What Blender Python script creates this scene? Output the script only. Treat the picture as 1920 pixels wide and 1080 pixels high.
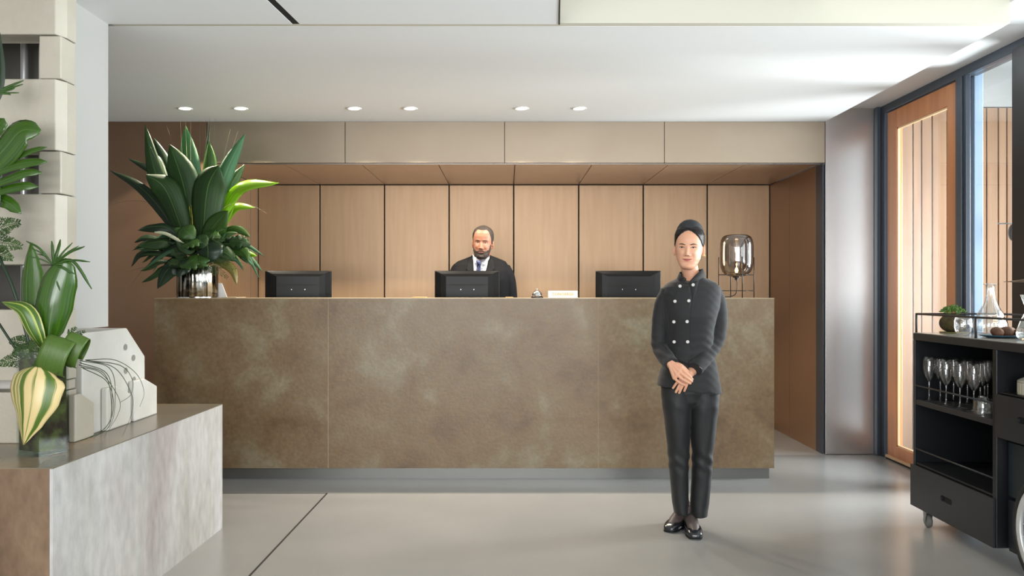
import bpy, bmesh, math, random
import numpy as np
from mathutils import Vector, Matrix, noise as mnoise
from mathutils.bvhtree import BVHTree
for o in list(bpy.data.objects): bpy.data.objects.remove(o)
C = bpy.context.scene.collection
R = math.radians
# ---------------------------------------------------------------- camera
# focal length 1500 px on a 1920 px frame, vanishing point at (950, 545), eye height 1.25 m
cam_d = bpy.data.cameras.new('camera'); cam = bpy.data.objects.new('camera', cam_d); C.objects.link(cam)
cam.location = (0, 0, 1.25); cam.rotation_euler = (R(90), 0, 0)
cam_d.sensor_width = 36; cam_d.lens = 36*1500/1920; cam_d.shift_x = 10/1920; cam_d.shift_y = 5/1920
cam_d.clip_start = .05
sc = bpy.context.scene; sc.camera = cam
# ---------------------------------------------------------------- world, exposure, daylight
vs = sc.view_settings; sc.display_settings.display_device = 'sRGB'
vs.view_transform = 'Standard'; vs.look = 'None'; vs.gamma = 1; vs.use_curve_mapping = False; vs.exposure = 0.20
w = bpy.data.worlds.new('world'); sc.world = w; w.use_nodes = True
w.node_tree.nodes['Background'].inputs[0].default_value = (.80, .90, 1, 1)
w.node_tree.nodes['Background'].inputs[1].default_value = 1.0
cy = sc.cycles
cy.use_denoising = True; cy.use_adaptive_sampling = True; cy.adaptive_threshold = .02
cy.max_bounces = 7; cy.diffuse_bounces = 4; cy.glossy_bounces = 4; cy.transmission_bounces = 6; cy.transparent_max_bounces = 24
cy.caustics_reflective = False; cy.caustics_refractive = False
cy.sample_clamp_indirect = 4; cy.sample_clamp_direct = 0
def area(name, loc, rot, sx, sy, power, col, spread=180):
    l = bpy.data.lights.new(name, 'AREA'); l.shape = 'RECTANGLE'; l.size = sx; l.size_y = sy
    l.energy = power; l.color = col; l.spread = R(spread)
    o = bpy.data.objects.new(name, l); C.objects.link(o); o.location = loc; o.rotation_euler = rot; return o
# daylight through the windows behind the camera and the entrance lobby, plus added fill lamps
area('daylight_street_windows', (-.2, -3.05, 1.75), (R(90), 0, 0), 5.2, 2.2, 245, (.985, .99, 1))
area('fill_right_side', (3.2, 1.9, 1.25), (0, R(90), 0), 1.9, 3.6, 66, (.95, .975, 1))  # added side fill, no real window stands behind it
area('fill_ceiling_front', (-.2, -2.95, .75), (R(128), 0, 0), 5.0, .8, 85, (.98, .99, 1))  # added fill aimed upward to lift the ceiling, stands for bounced daylight
area('fill_ceiling_right', (3.3, 2.3, .9), (0, R(140), 0), 1.0, 3.0, 32, (.93, .965, 1))  # added upward fill that brightens the right part of the ceiling
area('daylight_entrance_lobby', (5.2, 4.8, 1.40), (0, R(90), 0), 2.1, 1.7, 230, (.93, .965, 1), 100)
area('fill_lobby_planks', (4.2, 4.9, 3.5), (0, 0, 0), 2.0, 2.4, 12, (.95, .97, 1))  # added lamp to light the lobby planks, no rooflight known

# ---------------------------------------------------------------- helpers
def srgb(r, g, b, k=1.0):
    f = lambda c: ((c/255)/12.92 if c/255 <= .04045 else (((c/255)+.055)/1.055)**2.4)*k
    return (f(r), f(g), f(b), 1)
def P(px, py, Y):
    s = 1500/Y; return Vector(((px-950)/s, Y, 1.25-(py-545)/s))
class MB:
    """collects shapes, becomes one mesh"""
    def __init__(s): s.v = []; s.f = []; s.mi = []; s.cur = 0
    def add(s, vs, fs):
        n = len(s.v); s.v += [tuple(v) for v in vs]; s.f += [tuple(i+n for i in f) for f in fs]; s.mi += [s.cur]*len(fs); return s
    def box(s, x0, x1, y0, y1, z0, z1, M=None):
        vs = [Vector((x, y, z)) for z in (z0, z1) for y in (y0, y1) for x in (x0, x1)]
        if M: vs = [M @ v for v in vs]
        return s.add(vs, [(0,2,3,1),(4,5,7,6),(0,1,5,4),(2,6,7,3),(0,4,6,2),(1,3,7,5)])
    def prism(s, pts, axis, a, b, M=None):
        """polygon pts (2-tuples) extruded along axis from a to b"""
        def mk(p, t): return {'x': (t, p[0], p[1]), 'y': (p[0], t, p[1]), 'z': (p[0], p[1], t)}[axis]
        n = len(pts); vs = [Vector(mk(p, a)) for p in pts]+[Vector(mk(p, b)) for p in pts]
        if M: vs = [M @ v for v in vs]
        ar = sum(pts[i][0]*pts[(i+1) % n][1]-pts[(i+1) % n][0]*pts[i][1] for i in range(n))
        fs = [tuple(range(n)), tuple(range(2*n-1, n-1, -1))]+[(i, i+n, (i+1) % n+n, (i+1) % n) for i in range(n)]
        return s.add(vs, fs)
    def lathe(s, prof, c=(0,0,0), n=32, M=None, cap=True, ripple=None):
        vs = []; c = Vector(c)
        for (r, z) in prof:
            for k in range(n):
                a = 2*math.pi*k/n; rr = r*(1+(ripple(a, z) if ripple else 0))
                v = Vector((rr*math.cos(a), rr*math.sin(a), z))
                vs.append((M @ v if M else v)+c)
        fs = []
        for i in range(len(prof)-1):
            for k in range(n):
                k2 = (k+1) % n; fs.append((i*n+k, i*n+k2, (i+1)*n+k2, (i+1)*n+k))
        if cap:
            fs.append(tuple(range(n-1, -1, -1))); fs.append(tuple((len(prof)-1)*n+k for k in range(n)))
        return s.add(vs, fs)
    def tube(s, pts, rad, n=10, cap=True, flat=None):
        """swept circle; rad a number or list; flat=(sx) squashes along the second frame axis"""
        pts = [Vector(p) for p in pts]; m = len(pts)
        rads = [rad]*m if not hasattr(rad, '__len__') else rad
        vs = []; up = None
        for i, p in enumerate(pts):
            t = (pts[min(i+1, m-1)]-pts[max(i-1, 0)]).normalized()
            if up is None:
                up = Vector((0, 0, 1)) if abs(t.z) < .9 else Vector((0, 1, 0))
                up = (up-t*up.dot(t)).normalized()
            else:
                up = (up-t*up.dot(t)).normalized()
            sd = t.cross(up)
            for k in range(n):
                a = 2*math.pi*k/n
                vs.append(p+up*math.cos(a)*rads[i]*(flat or 1)+sd*math.sin(a)*rads[i])
        fs = [(i*n+k, i*n+(k+1) % n, (i+1)*n+(k+1) % n, (i+1)*n+k) for i in range(m-1) for k in range(n)]
        if cap: fs += [tuple(range(n-1, -1, -1)), tuple((m-1)*n+k for k in range(n))]
        return s.add(vs, fs)
    def rings(s, rings, cap=True):
        n = len(rings[0]); vs = [v for r in rings for v in r]
        fs = [(i*n+k, i*n+(k+1) % n, (i+1)*n+(k+1) % n, (i+1)*n+k) for i in range(len(rings)-1) for k in range(n)]
        if cap: fs += [tuple(range(n-1, -1, -1)), tuple((len(rings)-1)*n+k for k in range(n))]
        return s.add(vs, fs)
    def ball(s, c, r, n=16, M=None):
        r = (r, r, r) if not hasattr(r, '__len__') else r
        prof = [(math.sin(math.pi*i/n), -math.cos(math.pi*i/n)) for i in range(n+1)]
        prof[0] = (1e-4, -1); prof[-1] = (1e-4, 1)
        D = Matrix.Diagonal((*r, 1)); return s.lathe(prof, c, n*2, (M @ D if M else D))
off = {}
def mk(name, mb, mat, parent=None, smooth=False, bevel=0, seg=2, solid=0, sub=0, auto=None):
    me = bpy.data.meshes.new(name)
    vs = [Vector(v) for v in mb.v]
    if parent is not None: o0 = off.get(parent.name, Vector((0,0,0)))
    else:
        xs = [v.x for v in vs]; ys = [v.y for v in vs]; zs = [v.z for v in vs]
        o0 = Vector(((min(xs)+max(xs))/2, (min(ys)+max(ys))/2, min(zs)))
    me.from_pydata([v-o0 for v in vs], [], mb.f)
    bm = bmesh.new(); bm.from_mesh(me); bmesh.ops.recalc_face_normals(bm, faces=bm.faces); bm.to_mesh(me); bm.free()
    mats = mat if isinstance(mat, (list, tuple)) else [mat]
    for m in mats: me.materials.append(m)
    if len(mats) > 1: me.polygons.foreach_set('material_index', mb.mi)
    if smooth: me.polygons.foreach_set('use_smooth', [True]*len(me.polygons))
    if auto: me.set_sharp_from_angle(angle=R(auto))
    o = bpy.data.objects.new(name, me); C.objects.link(o)
    if parent is not None: o.parent = parent
    else: o.location = o0
    off[o.name] = o0.copy()
    if solid:
        m = o.modifiers.new('solid', 'SOLIDIFY'); m.thickness = solid; m.offset = 0
    if bevel:
        m = o.modifiers.new('bevel', 'BEVEL'); m.width = bevel; m.segments = seg; m.limit_method = 'ANGLE'; m.angle_limit = R(35)
    if sub:
        m = o.modifiers.new('sub', 'SUBSURF'); m.levels = sub; m.render_levels = sub
    return o
def tag(o, label=None, cat=None, group=None, kind=None):
    for k, v in (('label', label), ('category', cat), ('group', group), ('kind', kind)):
        if v: o[k] = v
    return o
def thing(name, loc, label, cat, group=None):
    o = bpy.data.objects.new(name, None); C.objects.link(o); o.location = loc; o.empty_display_size = .1
    off[o.name] = Vector(loc); return tag(o, label, cat, group)
def copy_tree(o, parent=None):
    c = o.copy(); C.objects.link(c); c.parent = parent; off[c.name] = off.get(o.name, Vector((0,0,0))).copy()
    for ch in list(o.children): copy_tree(ch, c)
    return c
def struct(name, mb, mat, parent=None, **k):
    o = mk(name, mb, mat, parent, **k)
    if parent is None: o['kind'] = 'structure'
    return o
def bez(p0, p1, p2, n=12):
    p0, p1, p2 = Vector(p0), Vector(p1), Vector(p2)
    return [p0*(1-t)**2+p1*2*t*(1-t)+p2*t*t for t in [i/n for i in range(n+1)]]
def catmull(pts, n=8):
    pts = [Vector(p) for p in pts]; out = []
    q = [pts[0]*2-pts[1]]+pts+[pts[-1]*2-pts[-2]]
    for i in range(1, len(q)-2):
        a, b, c, d = q[i-1:i+3]
        for j in range(n):
            t = j/n
            out.append(.5*((2*b)+(c-a)*t+(2*a-5*b+4*c-d)*t*t+(3*b-a-3*c+d)*t**3))
    out.append(pts[-1]); return out

# ---------------------------------------------------------------- materials
def mat(name, col, rough=.5, metal=0, col2=None, scale=4, stretch=(1,1,1), bump=0, bscale=40, bstretch=None, rvar=0,
        spec=None, emit=0, sheen=0, aniso=0, sss=0, detail=6, trans=0, ramp=(.35,.65), coat=0):
    m = bpy.data.materials.new(name); m.use_nodes = True; nt = m.node_tree; b = nt.nodes['Principled BSDF']; L = nt.links
    b.inputs['Base Color'].default_value = col; b.inputs['Roughness'].default_value = rough; b.inputs['Metallic'].default_value = metal
    if spec is not None: b.inputs['Specular IOR Level'].default_value = spec
    if sheen: b.inputs['Sheen Weight'].default_value = sheen; b.inputs['Sheen Roughness'].default_value = .4
    if aniso: b.inputs['Anisotropic'].default_value = aniso
    if coat: b.inputs['Coat Weight'].default_value = coat; b.inputs['Coat Roughness'].default_value = .12
    if sss: b.inputs['Subsurface Weight'].default_value = sss; b.inputs['Subsurface Radius'].default_value = (.012, .005, .003); b.inputs['Subsurface Scale'].default_value = 1
    if emit: b.inputs['Emission Color'].default_value = col; b.inputs['Emission Strength'].default_value = emit
    if trans: b.inputs['Transmission Weight'].default_value = trans
    tc = nt.nodes.new('ShaderNodeTexCoord')
    def nz(sc_, st, det=6):
        mp = nt.nodes.new('ShaderNodeMapping'); mp.inputs['Scale'].default_value = st; L.new(tc.outputs['Object'], mp.inputs[0])
        n = nt.nodes.new('ShaderNodeTexNoise'); n.inputs['Scale'].default_value = sc_; n.inputs['Detail'].default_value = det
        L.new(mp.outputs[0], n.inputs['Vector']); return n
    if col2 is not None:
        n = nz(scale, stretch, detail); r = nt.nodes.new('ShaderNodeValToRGB')
        r.color_ramp.elements[0].position = ramp[0]; r.color_ramp.elements[1].position = ramp[1]
        r.color_ramp.elements[0].color = col; r.color_ramp.elements[1].color = col2
        L.new(n.outputs['Fac'], r.inputs[0]); L.new(r.outputs[0], b.inputs['Base Color'])
        if rvar:
            mr = nt.nodes.new('ShaderNodeMapRange'); mr.inputs['To Min'].default_value = rough-rvar; mr.inputs['To Max'].default_value = rough+rvar
            L.new(n.outputs['Fac'], mr.inputs[0]); L.new(mr.outputs[0], b.inputs['Roughness'])
    if bump:
        n = nz(bscale, bstretch or stretch); bp = nt.nodes.new('ShaderNodeBump'); bp.inputs['Strength'].default_value = bump
        bp.inputs['Distance'].default_value = .01
        L.new(n.outputs['Fac'], bp.inputs['Height']); L.new(bp.outputs[0], b.inputs['Normal'])
    return m
def glass(name, tint=(1,1,1,1), ior=1.5, rough=0.0, base=0.0):
    """thin glass: light passes straight through, grazing angles reflect"""
    m = bpy.data.materials.new(name); m.use_nodes = True; nt = m.node_tree; nt.nodes.clear(); L = nt.links
    out = nt.nodes.new('ShaderNodeOutputMaterial'); mx = nt.nodes.new('ShaderNodeMixShader')
    t = nt.nodes.new('ShaderNodeBsdfTransparent'); g = nt.nodes.new('ShaderNodeBsdfGlossy'); f = nt.nodes.new('ShaderNodeFresnel')
    t.inputs[0].default_value = tint; g.inputs['Roughness'].default_value = rough; f.inputs['IOR'].default_value = ior
    ad = nt.nodes.new('ShaderNodeMath'); ad.operation = 'ADD'; ad.use_clamp = True; ad.inputs[1].default_value = base
    ge = nt.nodes.new('ShaderNodeNewGeometry'); mi = nt.nodes.new('ShaderNodeMix'); mi.inputs[2].default_value = ior; mi.inputs[3].default_value = 1/ior
    L.new(ge.outputs['Backfacing'], mi.inputs[0]); L.new(mi.outputs[0], f.inputs['IOR'])   # same reflection from either side of the sheet
    L.new(f.outputs[0], ad.inputs[0]); L.new(ad.outputs[0], mx.inputs[0]); L.new(t.outputs[0], mx.inputs[1]); L.new(g.outputs[0], mx.inputs[2])
    L.new(mx.outputs[0], out.inputs[0]); return m
M = {}
M['white_paint'] = mat('white_paint', srgb(232,234,235), .6, bump=.03, bscale=60)
M['wall_white'] = mat('wall_white', srgb(172,171,168), .55, bump=.05, bscale=30)
M['cream_paint'] = mat('cream_paint', srgb(205,203,190), .45, bump=.02, bscale=30)
M['screen_paint'] = mat('screen_paint', srgb(176,170,156), .5, col2=srgb(164,157,143), scale=3, bump=.25, bscale=25)
M['block_paint'] = mat('block_paint', srgb(200,198,192), .5, col2=srgb(188,185,177), scale=5, bump=.2, bscale=25)
M['bronze'] = mat('bronze', srgb(176,146,116), .42, .5, col2=srgb(170,140,110), scale=2.2, stretch=(14,14,1), bump=.015, bscale=50, bstretch=(60,60,1))
M['bronze_fascia'] = mat('bronze_fascia', srgb(150,138,122), .45, .85, col2=srgb(144,130,114), scale=1.2, bump=.012, bscale=50, bstretch=(1,1,60))
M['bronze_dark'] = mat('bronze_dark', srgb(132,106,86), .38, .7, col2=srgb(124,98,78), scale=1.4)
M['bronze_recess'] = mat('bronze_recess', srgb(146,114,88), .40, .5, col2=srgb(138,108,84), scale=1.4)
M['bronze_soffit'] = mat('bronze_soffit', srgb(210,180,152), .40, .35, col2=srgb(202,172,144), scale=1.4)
M['bronze_grey'] = mat('bronze_grey', srgb(196,192,190), .28, .92, col2=srgb(188,183,180), scale=1.3, bump=.01, bscale=50, bstretch=(60,60,1))
M['black_gap'] = mat('black_gap', srgb(14,14,14), .8)
M['steel_blue'] = mat('steel_blue', srgb(62,70,80), .38, .3, bump=.02, bscale=20)
M['steel_pale'] = mat('steel_pale', srgb(150,172,196), .45, 0)
M['black_post'] = mat('black_post', srgb(26,27,29), .4)
M['pane'] = glass('pane', (.97,.99,.98,1))
def concrete(name, cols, sc1, rough, bump=.06, stretch=(1,1,1), pits=True, rv=.08, spec=.5, mixf=.35, spk=srgb(200,196,180)):
    m = bpy.data.materials.new(name); m.use_nodes = True; nt = m.node_tree; b = nt.nodes['Principled BSDF']; L = nt.links
    b.inputs['Specular IOR Level'].default_value = spec
    tc = nt.nodes.new('ShaderNodeTexCoord'); mp = nt.nodes.new('ShaderNodeMapping'); mp.inputs['Scale'].default_value = stretch
    L.new(tc.outputs['Object'], mp.inputs[0])
    n = nt.nodes.new('ShaderNodeTexNoise'); n.inputs['Scale'].default_value = sc1; n.inputs['Detail'].default_value = 5; n.inputs['Roughness'].default_value = .55
    n.inputs['Distortion'].default_value = .3
    L.new(mp.outputs[0], n.inputs['Vector'])
    r = nt.nodes.new('ShaderNodeValToRGB'); e = r.color_ramp.elements
    while len(e) < len(cols): e.new(.5)
    for i, c in enumerate(cols): e[i].position = .3+.4*i/(len(cols)-1); e[i].color = c
    L.new(n.outputs['Fac'], r.inputs[0])
    n2 = nt.nodes.new('ShaderNodeTexNoise'); n2.inputs['Scale'].default_value = sc1*14; n2.inputs['Detail'].default_value = 8
    L.new(mp.outputs[0], n2.inputs['Vector'])
    mx = nt.nodes.new('ShaderNodeMix'); mx.data_type = 'RGBA'; mx.blend_type = 'OVERLAY'; mx.inputs[0].default_value = mixf
    L.new(r.outputs[0], mx.inputs[6]); L.new(n2.outputs['Fac'], mx.inputs[7]); last = mx.outputs[2]
    if pits:
        v = nt.nodes.new('ShaderNodeTexVoronoi'); v.inputs['Scale'].default_value = 26; L.new(tc.outputs['Object'], v.inputs['Vector'])
        for lo, colr in ((.045, srgb(50,42,34)),):
            lt = nt.nodes.new('ShaderNodeMath'); lt.operation = 'LESS_THAN'; lt.inputs[1].default_value = lo; L.new(v.outputs['Distance'], lt.inputs[0])
            m2 = nt.nodes.new('ShaderNodeMix'); m2.data_type = 'RGBA'; m2.inputs[7].default_value = colr
            L.new(lt.outputs[0], m2.inputs[0]); L.new(last, m2.inputs[6]); last = m2.outputs[2]
        v2 = nt.nodes.new('ShaderNodeTexVoronoi'); v2.inputs['Scale'].default_value = 41; L.new(tc.outputs['Object'], v2.inputs['Vector'])
        lt = nt.nodes.new('ShaderNodeMath'); lt.operation = 'LESS_THAN'; lt.inputs[1].default_value = .036; L.new(v2.outputs['Distance'], lt.inputs[0])
        m2 = nt.nodes.new('ShaderNodeMix'); m2.data_type = 'RGBA'; m2.inputs[7].default_value = spk
        L.new(lt.outputs[0], m2.inputs[0]); L.new(last, m2.inputs[6]); last = m2.outputs[2]
    L.new(last, b.inputs['Base Color'])
    mr = nt.nodes.new('ShaderNodeMapRange'); mr.inputs['To Min'].default_value = rough-rv; mr.inputs['To Max'].default_value = rough+rv
    L.new(n2.outputs['Fac'], mr.inputs[0]); L.new(mr.outputs[0], b.inputs['Roughness'])
    bp = nt.nodes.new('ShaderNodeBump'); bp.inputs['Strength'].default_value = bump; bp.inputs['Distance'].default_value = .01
    L.new(n2.outputs['Fac'], bp.inputs['Height']); L.new(bp.outputs[0], b.inputs['Normal'])
    return m
M['counter'] = concrete('counter_concrete', [srgb(92,70,46), srgb(110,88,61), srgb(116,97,71), srgb(130,119,96)], 3.4, .40, bump=.10)
M['floor'] = mat('floor_concrete', srgb(138,138,137), .24, col2=srgb(147,146,144), scale=1.1, rvar=.05, spec=.7, detail=3)
M['plinth'] = concrete('plinth_plaster', [srgb(142,136,130), srgb(164,160,155), srgb(178,176,174), srgb(166,158,156)], 2.0, .5, bump=.12, stretch=(1,1,.45), pits=False)
M['plinth_front'] = concrete('plinth_brown', [srgb(84,66,50), srgb(108,86,66), srgb(128,106,84)], 2.8, .45, bump=.12, stretch=(1,1,.5), pits=False)
M['plinth_top'] = concrete('plinth_top', [srgb(96,90,80), srgb(112,104,90), srgb(156,126,90)], 1.3, .25, bump=0, pits=False, mixf=.12, rv=0)
def wood(name, c1, c2, c3=None, scale=1.6, rough=.35, grain=(7, 7, .5)):
    m = mat(name, c1, rough, col2=c2, scale=scale, stretch=grain, bump=.06, bscale=10, bstretch=(grain[0]*2, grain[1]*2, grain[2]), detail=8, ramp=(.3,.7))
    return m
M['door_wood'] = wood('door_wood', srgb(178,112,66), srgb(200,136,86))
M['plank_wood'] = wood('plank_wood', srgb(216,176,134), srgb(232,196,156))
M['plank_outer'] = wood('plank_outer', srgb(140,106,78), srgb(164,128,98))
# ================================================================ the room
Y1, YB = 6.10, 7.35                      # front of the bronze wall, back of the recess
struct('floor', MB().box(-4.2, 5.4, -3.3, 7.6, -.12, 0), M['floor'])
struct('trim_1', MB().box(-2.9, -1.105, 4.929, 4.935, -.002, .0012).prism([(-1.112,4.935),(-1.103,4.935),(-1.126,3.2),(-1.136,3.2)], 'z', -.002, .0012), M['black_gap'])   # floor joints
JX = [-2.284, -1.716, -1.123, -.529, .064, .662, 1.255, 1.843, 2.417]
def panels(xs, gap, fn):
    for a, b in zip(xs[:-1], xs[1:]): fn(a+gap/2, b-gap/2)
b = MB(); panels(JX, .011, lambda a, c: b.box(a, c, YB, YB+.02, .02, 2.218)); wb = struct('wall_back', b, M['bronze'], bevel=.002)
struct('trim_2', MB().box(-2.4, 2.5, YB+.021, YB+.06, 0, 2.3), M['black_gap'])
b = MB(); panels([x*1.0 for x in JX], .006, lambda a, c: b.box(a, c, 6.19, YB, 2.226, 2.25)); struct('ceiling', b, M['bronze_soffit'])
struct('trim_3', MB().box(-2.4, 2.5, 6.15, YB+.06, 2.2505, 2.29), M['black_gap'])
struct('trim_4', MB().box(-2.284, 2.43, 6.14, 6.19, 2.222, 2.25), M['bronze_grey'])
# fascia over the recess
b = MB(); panels([-2.284, -1.232, -.016, 1.203, 2.428], .005, lambda a, c: b.box(a, c, Y1, Y1+.02, 2.226, 2.538)); struct('wall_fascia', b, M['bronze_fascia'])
struct('trim_5', MB().box(-2.284, 2.428, Y1+.0205, Y1+.045, 2.226, 2.54), M['black_gap'])
# left pier and recess sides
b = MB().box(-4.2, -2.288, Y1, Y1+.03, 0, 2.538); struct('wall_pier', b, M['bronze_dark'])
b = MB().box(-2.31, -2.284, Y1+.031, 7.13, 0, 2.222).box(-2.31, -2.284, 7.142, YB-.001, 0, 2.222); struct('wall_recess_left', b, M['bronze'])
b = MB().box(2.417, 2.427, 6.25, 6.835, 0, 2.222).box(2.417, 2.427, 6.842, YB-.001, 0, 2.222); struct('wall_recess_right', b, M['bronze_recess'])
struct('trim_6', MB().box(2.4275, 2.44, Y1+.046, YB, 0, 2.222).box(2.416, 2.4274, Y1+.021, 6.249, 0, 2.222), M['steel_blue'])
# right column panel
struct('wall_column', MB().box(2.432, 2.80, Y1, Y1+.02, 0.004, 2.64), M['bronze_grey'], bevel=.001)
struct('trim_7', MB().box(2.441, 2.83, Y1+.0205, Y1+.05, 0, 2.66), M['black_gap'])
# ceilings
struct('ceiling.001', MB().box(-4.2, 2.43, 3.906, Y1+.02, 2.54, 2.78), M['white_paint'])
struct('ceiling.002', MB().box(2.4305, 3.0, -3.3, Y1+.05, 2.64, 2.78), M['white_paint'])
struct('ceiling.003', MB().box(-4.2, 1.52, -3.3, 3.905, 2.95, 3.05), M['cream_paint'])
struct('ceiling.004', MB().box(1.5205, 2.43, -3.3, 3.905, 2.668, 3.05), M['cream_paint'])
struct('ceiling.005', MB().box(-1.915, 2.43, 3.86, 3.9055, 2.541, 2.6675).box(-1.915, 1.52, 3.88, 3.9055, 2.6675, 2.95), M['cream_paint'])
def gx(Y): return -1.0-.082*(3.846-Y)
struct('trim_8', MB().prism([(-1.915,3.846),(gx(3.846)-.03,3.846),(gx(.4)-.03,.4),(-1.915,.4)], 'z', 2.531, 2.56), M['white_paint'])
struct('trim_9', MB().prism([(gx(3.846)+.006,3.846),(.249,3.846),(.228,3.5),(.05,.4),(gx(.4)+.006,.4)], 'z', 2.531, 2.56), M['white_paint'])
struct('trim_10', MB().prism([(gx(3.846)-.0295,3.8455),(gx(3.846)+.0055,3.8455),(gx(.4)+.0055,.401),(gx(.4)-.0295,.401)], 'z', 2.5325, 2.559), M['black_gap'])
struct('trim_11', MB().prism([(.2495,3.846),(.256,3.846),(.235,3.5),(.057,.4),(.0505,.4)], 'z', 2.528, 2.575), M['black_gap'])
# white wall end on the left, dim panel behind the screen, outer walls
struct('wall_left', MB().box(-2.0, -1.915, 3.42, 3.845, 1.078, 2.95), M['wall_white'])
struct('wall_left_outer', MB().box(-4.3, -4.2, -3.3, Y1, 0, 2.95), M['wall_white'])
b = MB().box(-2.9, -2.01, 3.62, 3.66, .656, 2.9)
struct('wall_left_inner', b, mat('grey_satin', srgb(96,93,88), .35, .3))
b = MB()
b.tube([(-2.14, 3.55, .656), (-2.14, 3.55, 2.9)], .016, 16)
struct('trim_12', b, mat('satin_steel', srgb(190,190,190), .3, .6), smooth=True, auto=40)
# wall with windows behind the camera
b = MB().box(-4.2, 2.83, -3.3, -3.2, 0, .55).box(-4.2, 2.83, -3.3, -3.2, 2.85, 3.0).box(-4.2, -2.85, -3.3, -3.2, .55, 2.85).box(2.45, 2.83, -3.3, -3.2, .55, 2.85)
for x in (-1.5, -.1, 1.3): b.box(x-.035, x+.035, -3.3, -3.2, .55, 2.85)
struct('wall_front', b, M['wall_white'])
# right-hand steel glazing
X0 = 2.83
def Yp(px, X=X0): return 1500*X/(px-950)
b = MB().box(X0, X0+.09, -3.3, Y1+.04, 2.582, 2.64)
b.box(X0, X0+.09, Yp(1659), Y1-.0, 0, 2.582)
b.box(X0-.03, X0-.001, Y1-.05, Y1-.004, 0, 2.64)
b.box(X0, X0+.03, Yp(1811), Yp(1791), 0, 2.582)
b.box(X0-.012, X0, Yp(1811)+.03, Yp(1791)-.03, 0, 2.582)
b.box(X0, X0+.09, -3.3, Yp(1811), 0, .06)
struct('trim_13', b, M['steel_blue'], bevel=.003)
b = MB().box(X0-.006, X0+.12, 4.16, Yp(1899), 0, 2.60)
for y in (2.6, 1.0, -.6, -2.2): b.box(X0, X0+.09, y, y+.08, .06, 2.582)
struct('trim_14', b, M['black_post'], bevel=.003)
struct('window_1', MB().box(X0+.03, X0+.04, Yp(1899)+.005, Yp(1811)-.005, .06, 2.58), M['pane'])
b = MB()
for a, c in ((2.685, 4.15), (1.085, 2.59), (-.515, .99), (-2.115, -.61)): b.box(X0+.03, X0+.04, a, c, .065, 2.58)
struct('window_2', b, M['pane'])
# timber door
b = MB(); ya, yb, yc, yd = Yp(1789), Yp(1772), Yp(1677), Yp(1661)
b.box(X0+.012, X0+.06, ya, yb, .03, 2.574).box(X0+.012, X0+.06, yc, yd, .03, 2.574)
b.box(X0+.012, X0+.06, yb, yc, .03, .112).box(X0+.012, X0+.06, yb, yc, 2.44, 2.574)
dr = struct('door_1', b, M['door_wood'], bevel=.003)
mk('door_pane', MB().box(X0+.032, X0+.040, yb, yc, .112, 2.44), M['pane'], dr)
b = MB()
for (a, c, z0, z1) in ((yb, yb+.012, .112, 2.44), (yc-.012, yc, .112, 2.44), (yb, yc, .112, .124), (yb, yc, 2.428, 2.44)): b.box(X0+.02, X0+.035, a, c, z0, z1)
mk('threshold_gap', MB().box(X0-.003, X0+.03, ya, yd, .0005, .0115), M['black_gap'], dr)
mk('beading', b, M['plank_wood'], dr)
mk('weather_bar', MB().box(X0-.004, X0+.03, ya, yd, .012, .03), M['plank_wood'], dr)
# entrance lobby beyond the glass
b = MB(); xs = [2.93] + [(px-950)*6.3/1500 for px in (1684, 1712, 1728, 1748, 1776, 1796, 1824, 1850, 1872, 1888, 1908, 1932, 1950)]+[4.4, 4.5, 4.62, 4.7, 4.82, 5.0]
for a, c in zip(xs[:-1], xs[1:]): b.box(a+.005, c-.005, 6.30, 6.32, 0, 2.69)
struct('wall_lobby', b, M['plank_outer'], bevel=.003)
struct('wall_lobby_back', MB().box(2.93, 5.0, 6.321, 6.36, 0, 2.69).box(2.86, 2.92, Y1+.06, 6.36, 0, 2.8), mat('joint_dark', srgb(26,14,10), .9))
struct('wall_lobby_upper', MB().box(2.9, 5.2, 6.31, 6.36, 2.70, 4.2), M['wall_white'])
b = MB().box(2.90, 2.955, 4.96, 5.10, 0, 2.64).box(2.935, 2.985, 4.2, 4.989, 2.63, 2.70)
struct('trim_15', b, M['steel_pale'], bevel=.003)
# ================================================================ reception counter
YC = 1500/284
XL, XR = -2.327, 1.768
ctr = thing('reception_counter', ((XL+XR)/2, YC+.2, 0), 'long mottled brown and grey concrete reception counter with a recessed steel plinth', 'counter')
sx = [XL, -1.178, .606, XR]                      # joints at px 615 and 1122
for a, c in zip(sx[:-1], sx[1:]):
    mk('front_panel', MB().box(a+.0016, c-.0016, YC, YC+.03, .078, 1.196), M['counter'], ctr)
mk('panel_backing', MB().box(XL+.01, XR-.01, YC+.031, YC+.05, .078, 1.19), mat('joint_pale', srgb(176,166,142), .7), ctr)
for x in sx[1:3]: mk('joint_filler', MB().box(x-.0014, x+.0014, YC+.0008, YC+.029, .078, 1.196), mat('joint_light', srgb(168,152,124), .7), ctr)
mk('end_panel', MB().box(XR-.03, XR, YC+.0305, YC+.66, .078, 1.196), M['counter'], ctr)
mk('end_panel', MB().box(XL, XL+.03, YC+.0305, YC+.66, .078, 1.196), M['counter'], ctr)
M['counter_top'] = concrete('counter_top', [srgb(150,132,104), srgb(160,144,118)], 2, .3, bump=.02, pits=False)
mk('counter_top', MB().box(XL, XR, YC, YC+.40, 1.1965, 1.2015), M['counter_top'], ctr)
mk('desk_top', MB().box(XL+.03, XR-.03, YC+.401, YC+.66, .83, .86), M['bronze_dark'], ctr)
mk('ledge_back', MB().box(XL+.03, XR-.03, YC+.38, YC+.40, .86, 1.196), M['bronze_dark'], ctr)
mk('plinth', MB().box(XL+.02, XR-.02, YC+.045, YC+.64, 0, .077), M['steel_blue'] and mat('plinth_steel', srgb(112,112,108), .35, .6), ctr)

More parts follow.
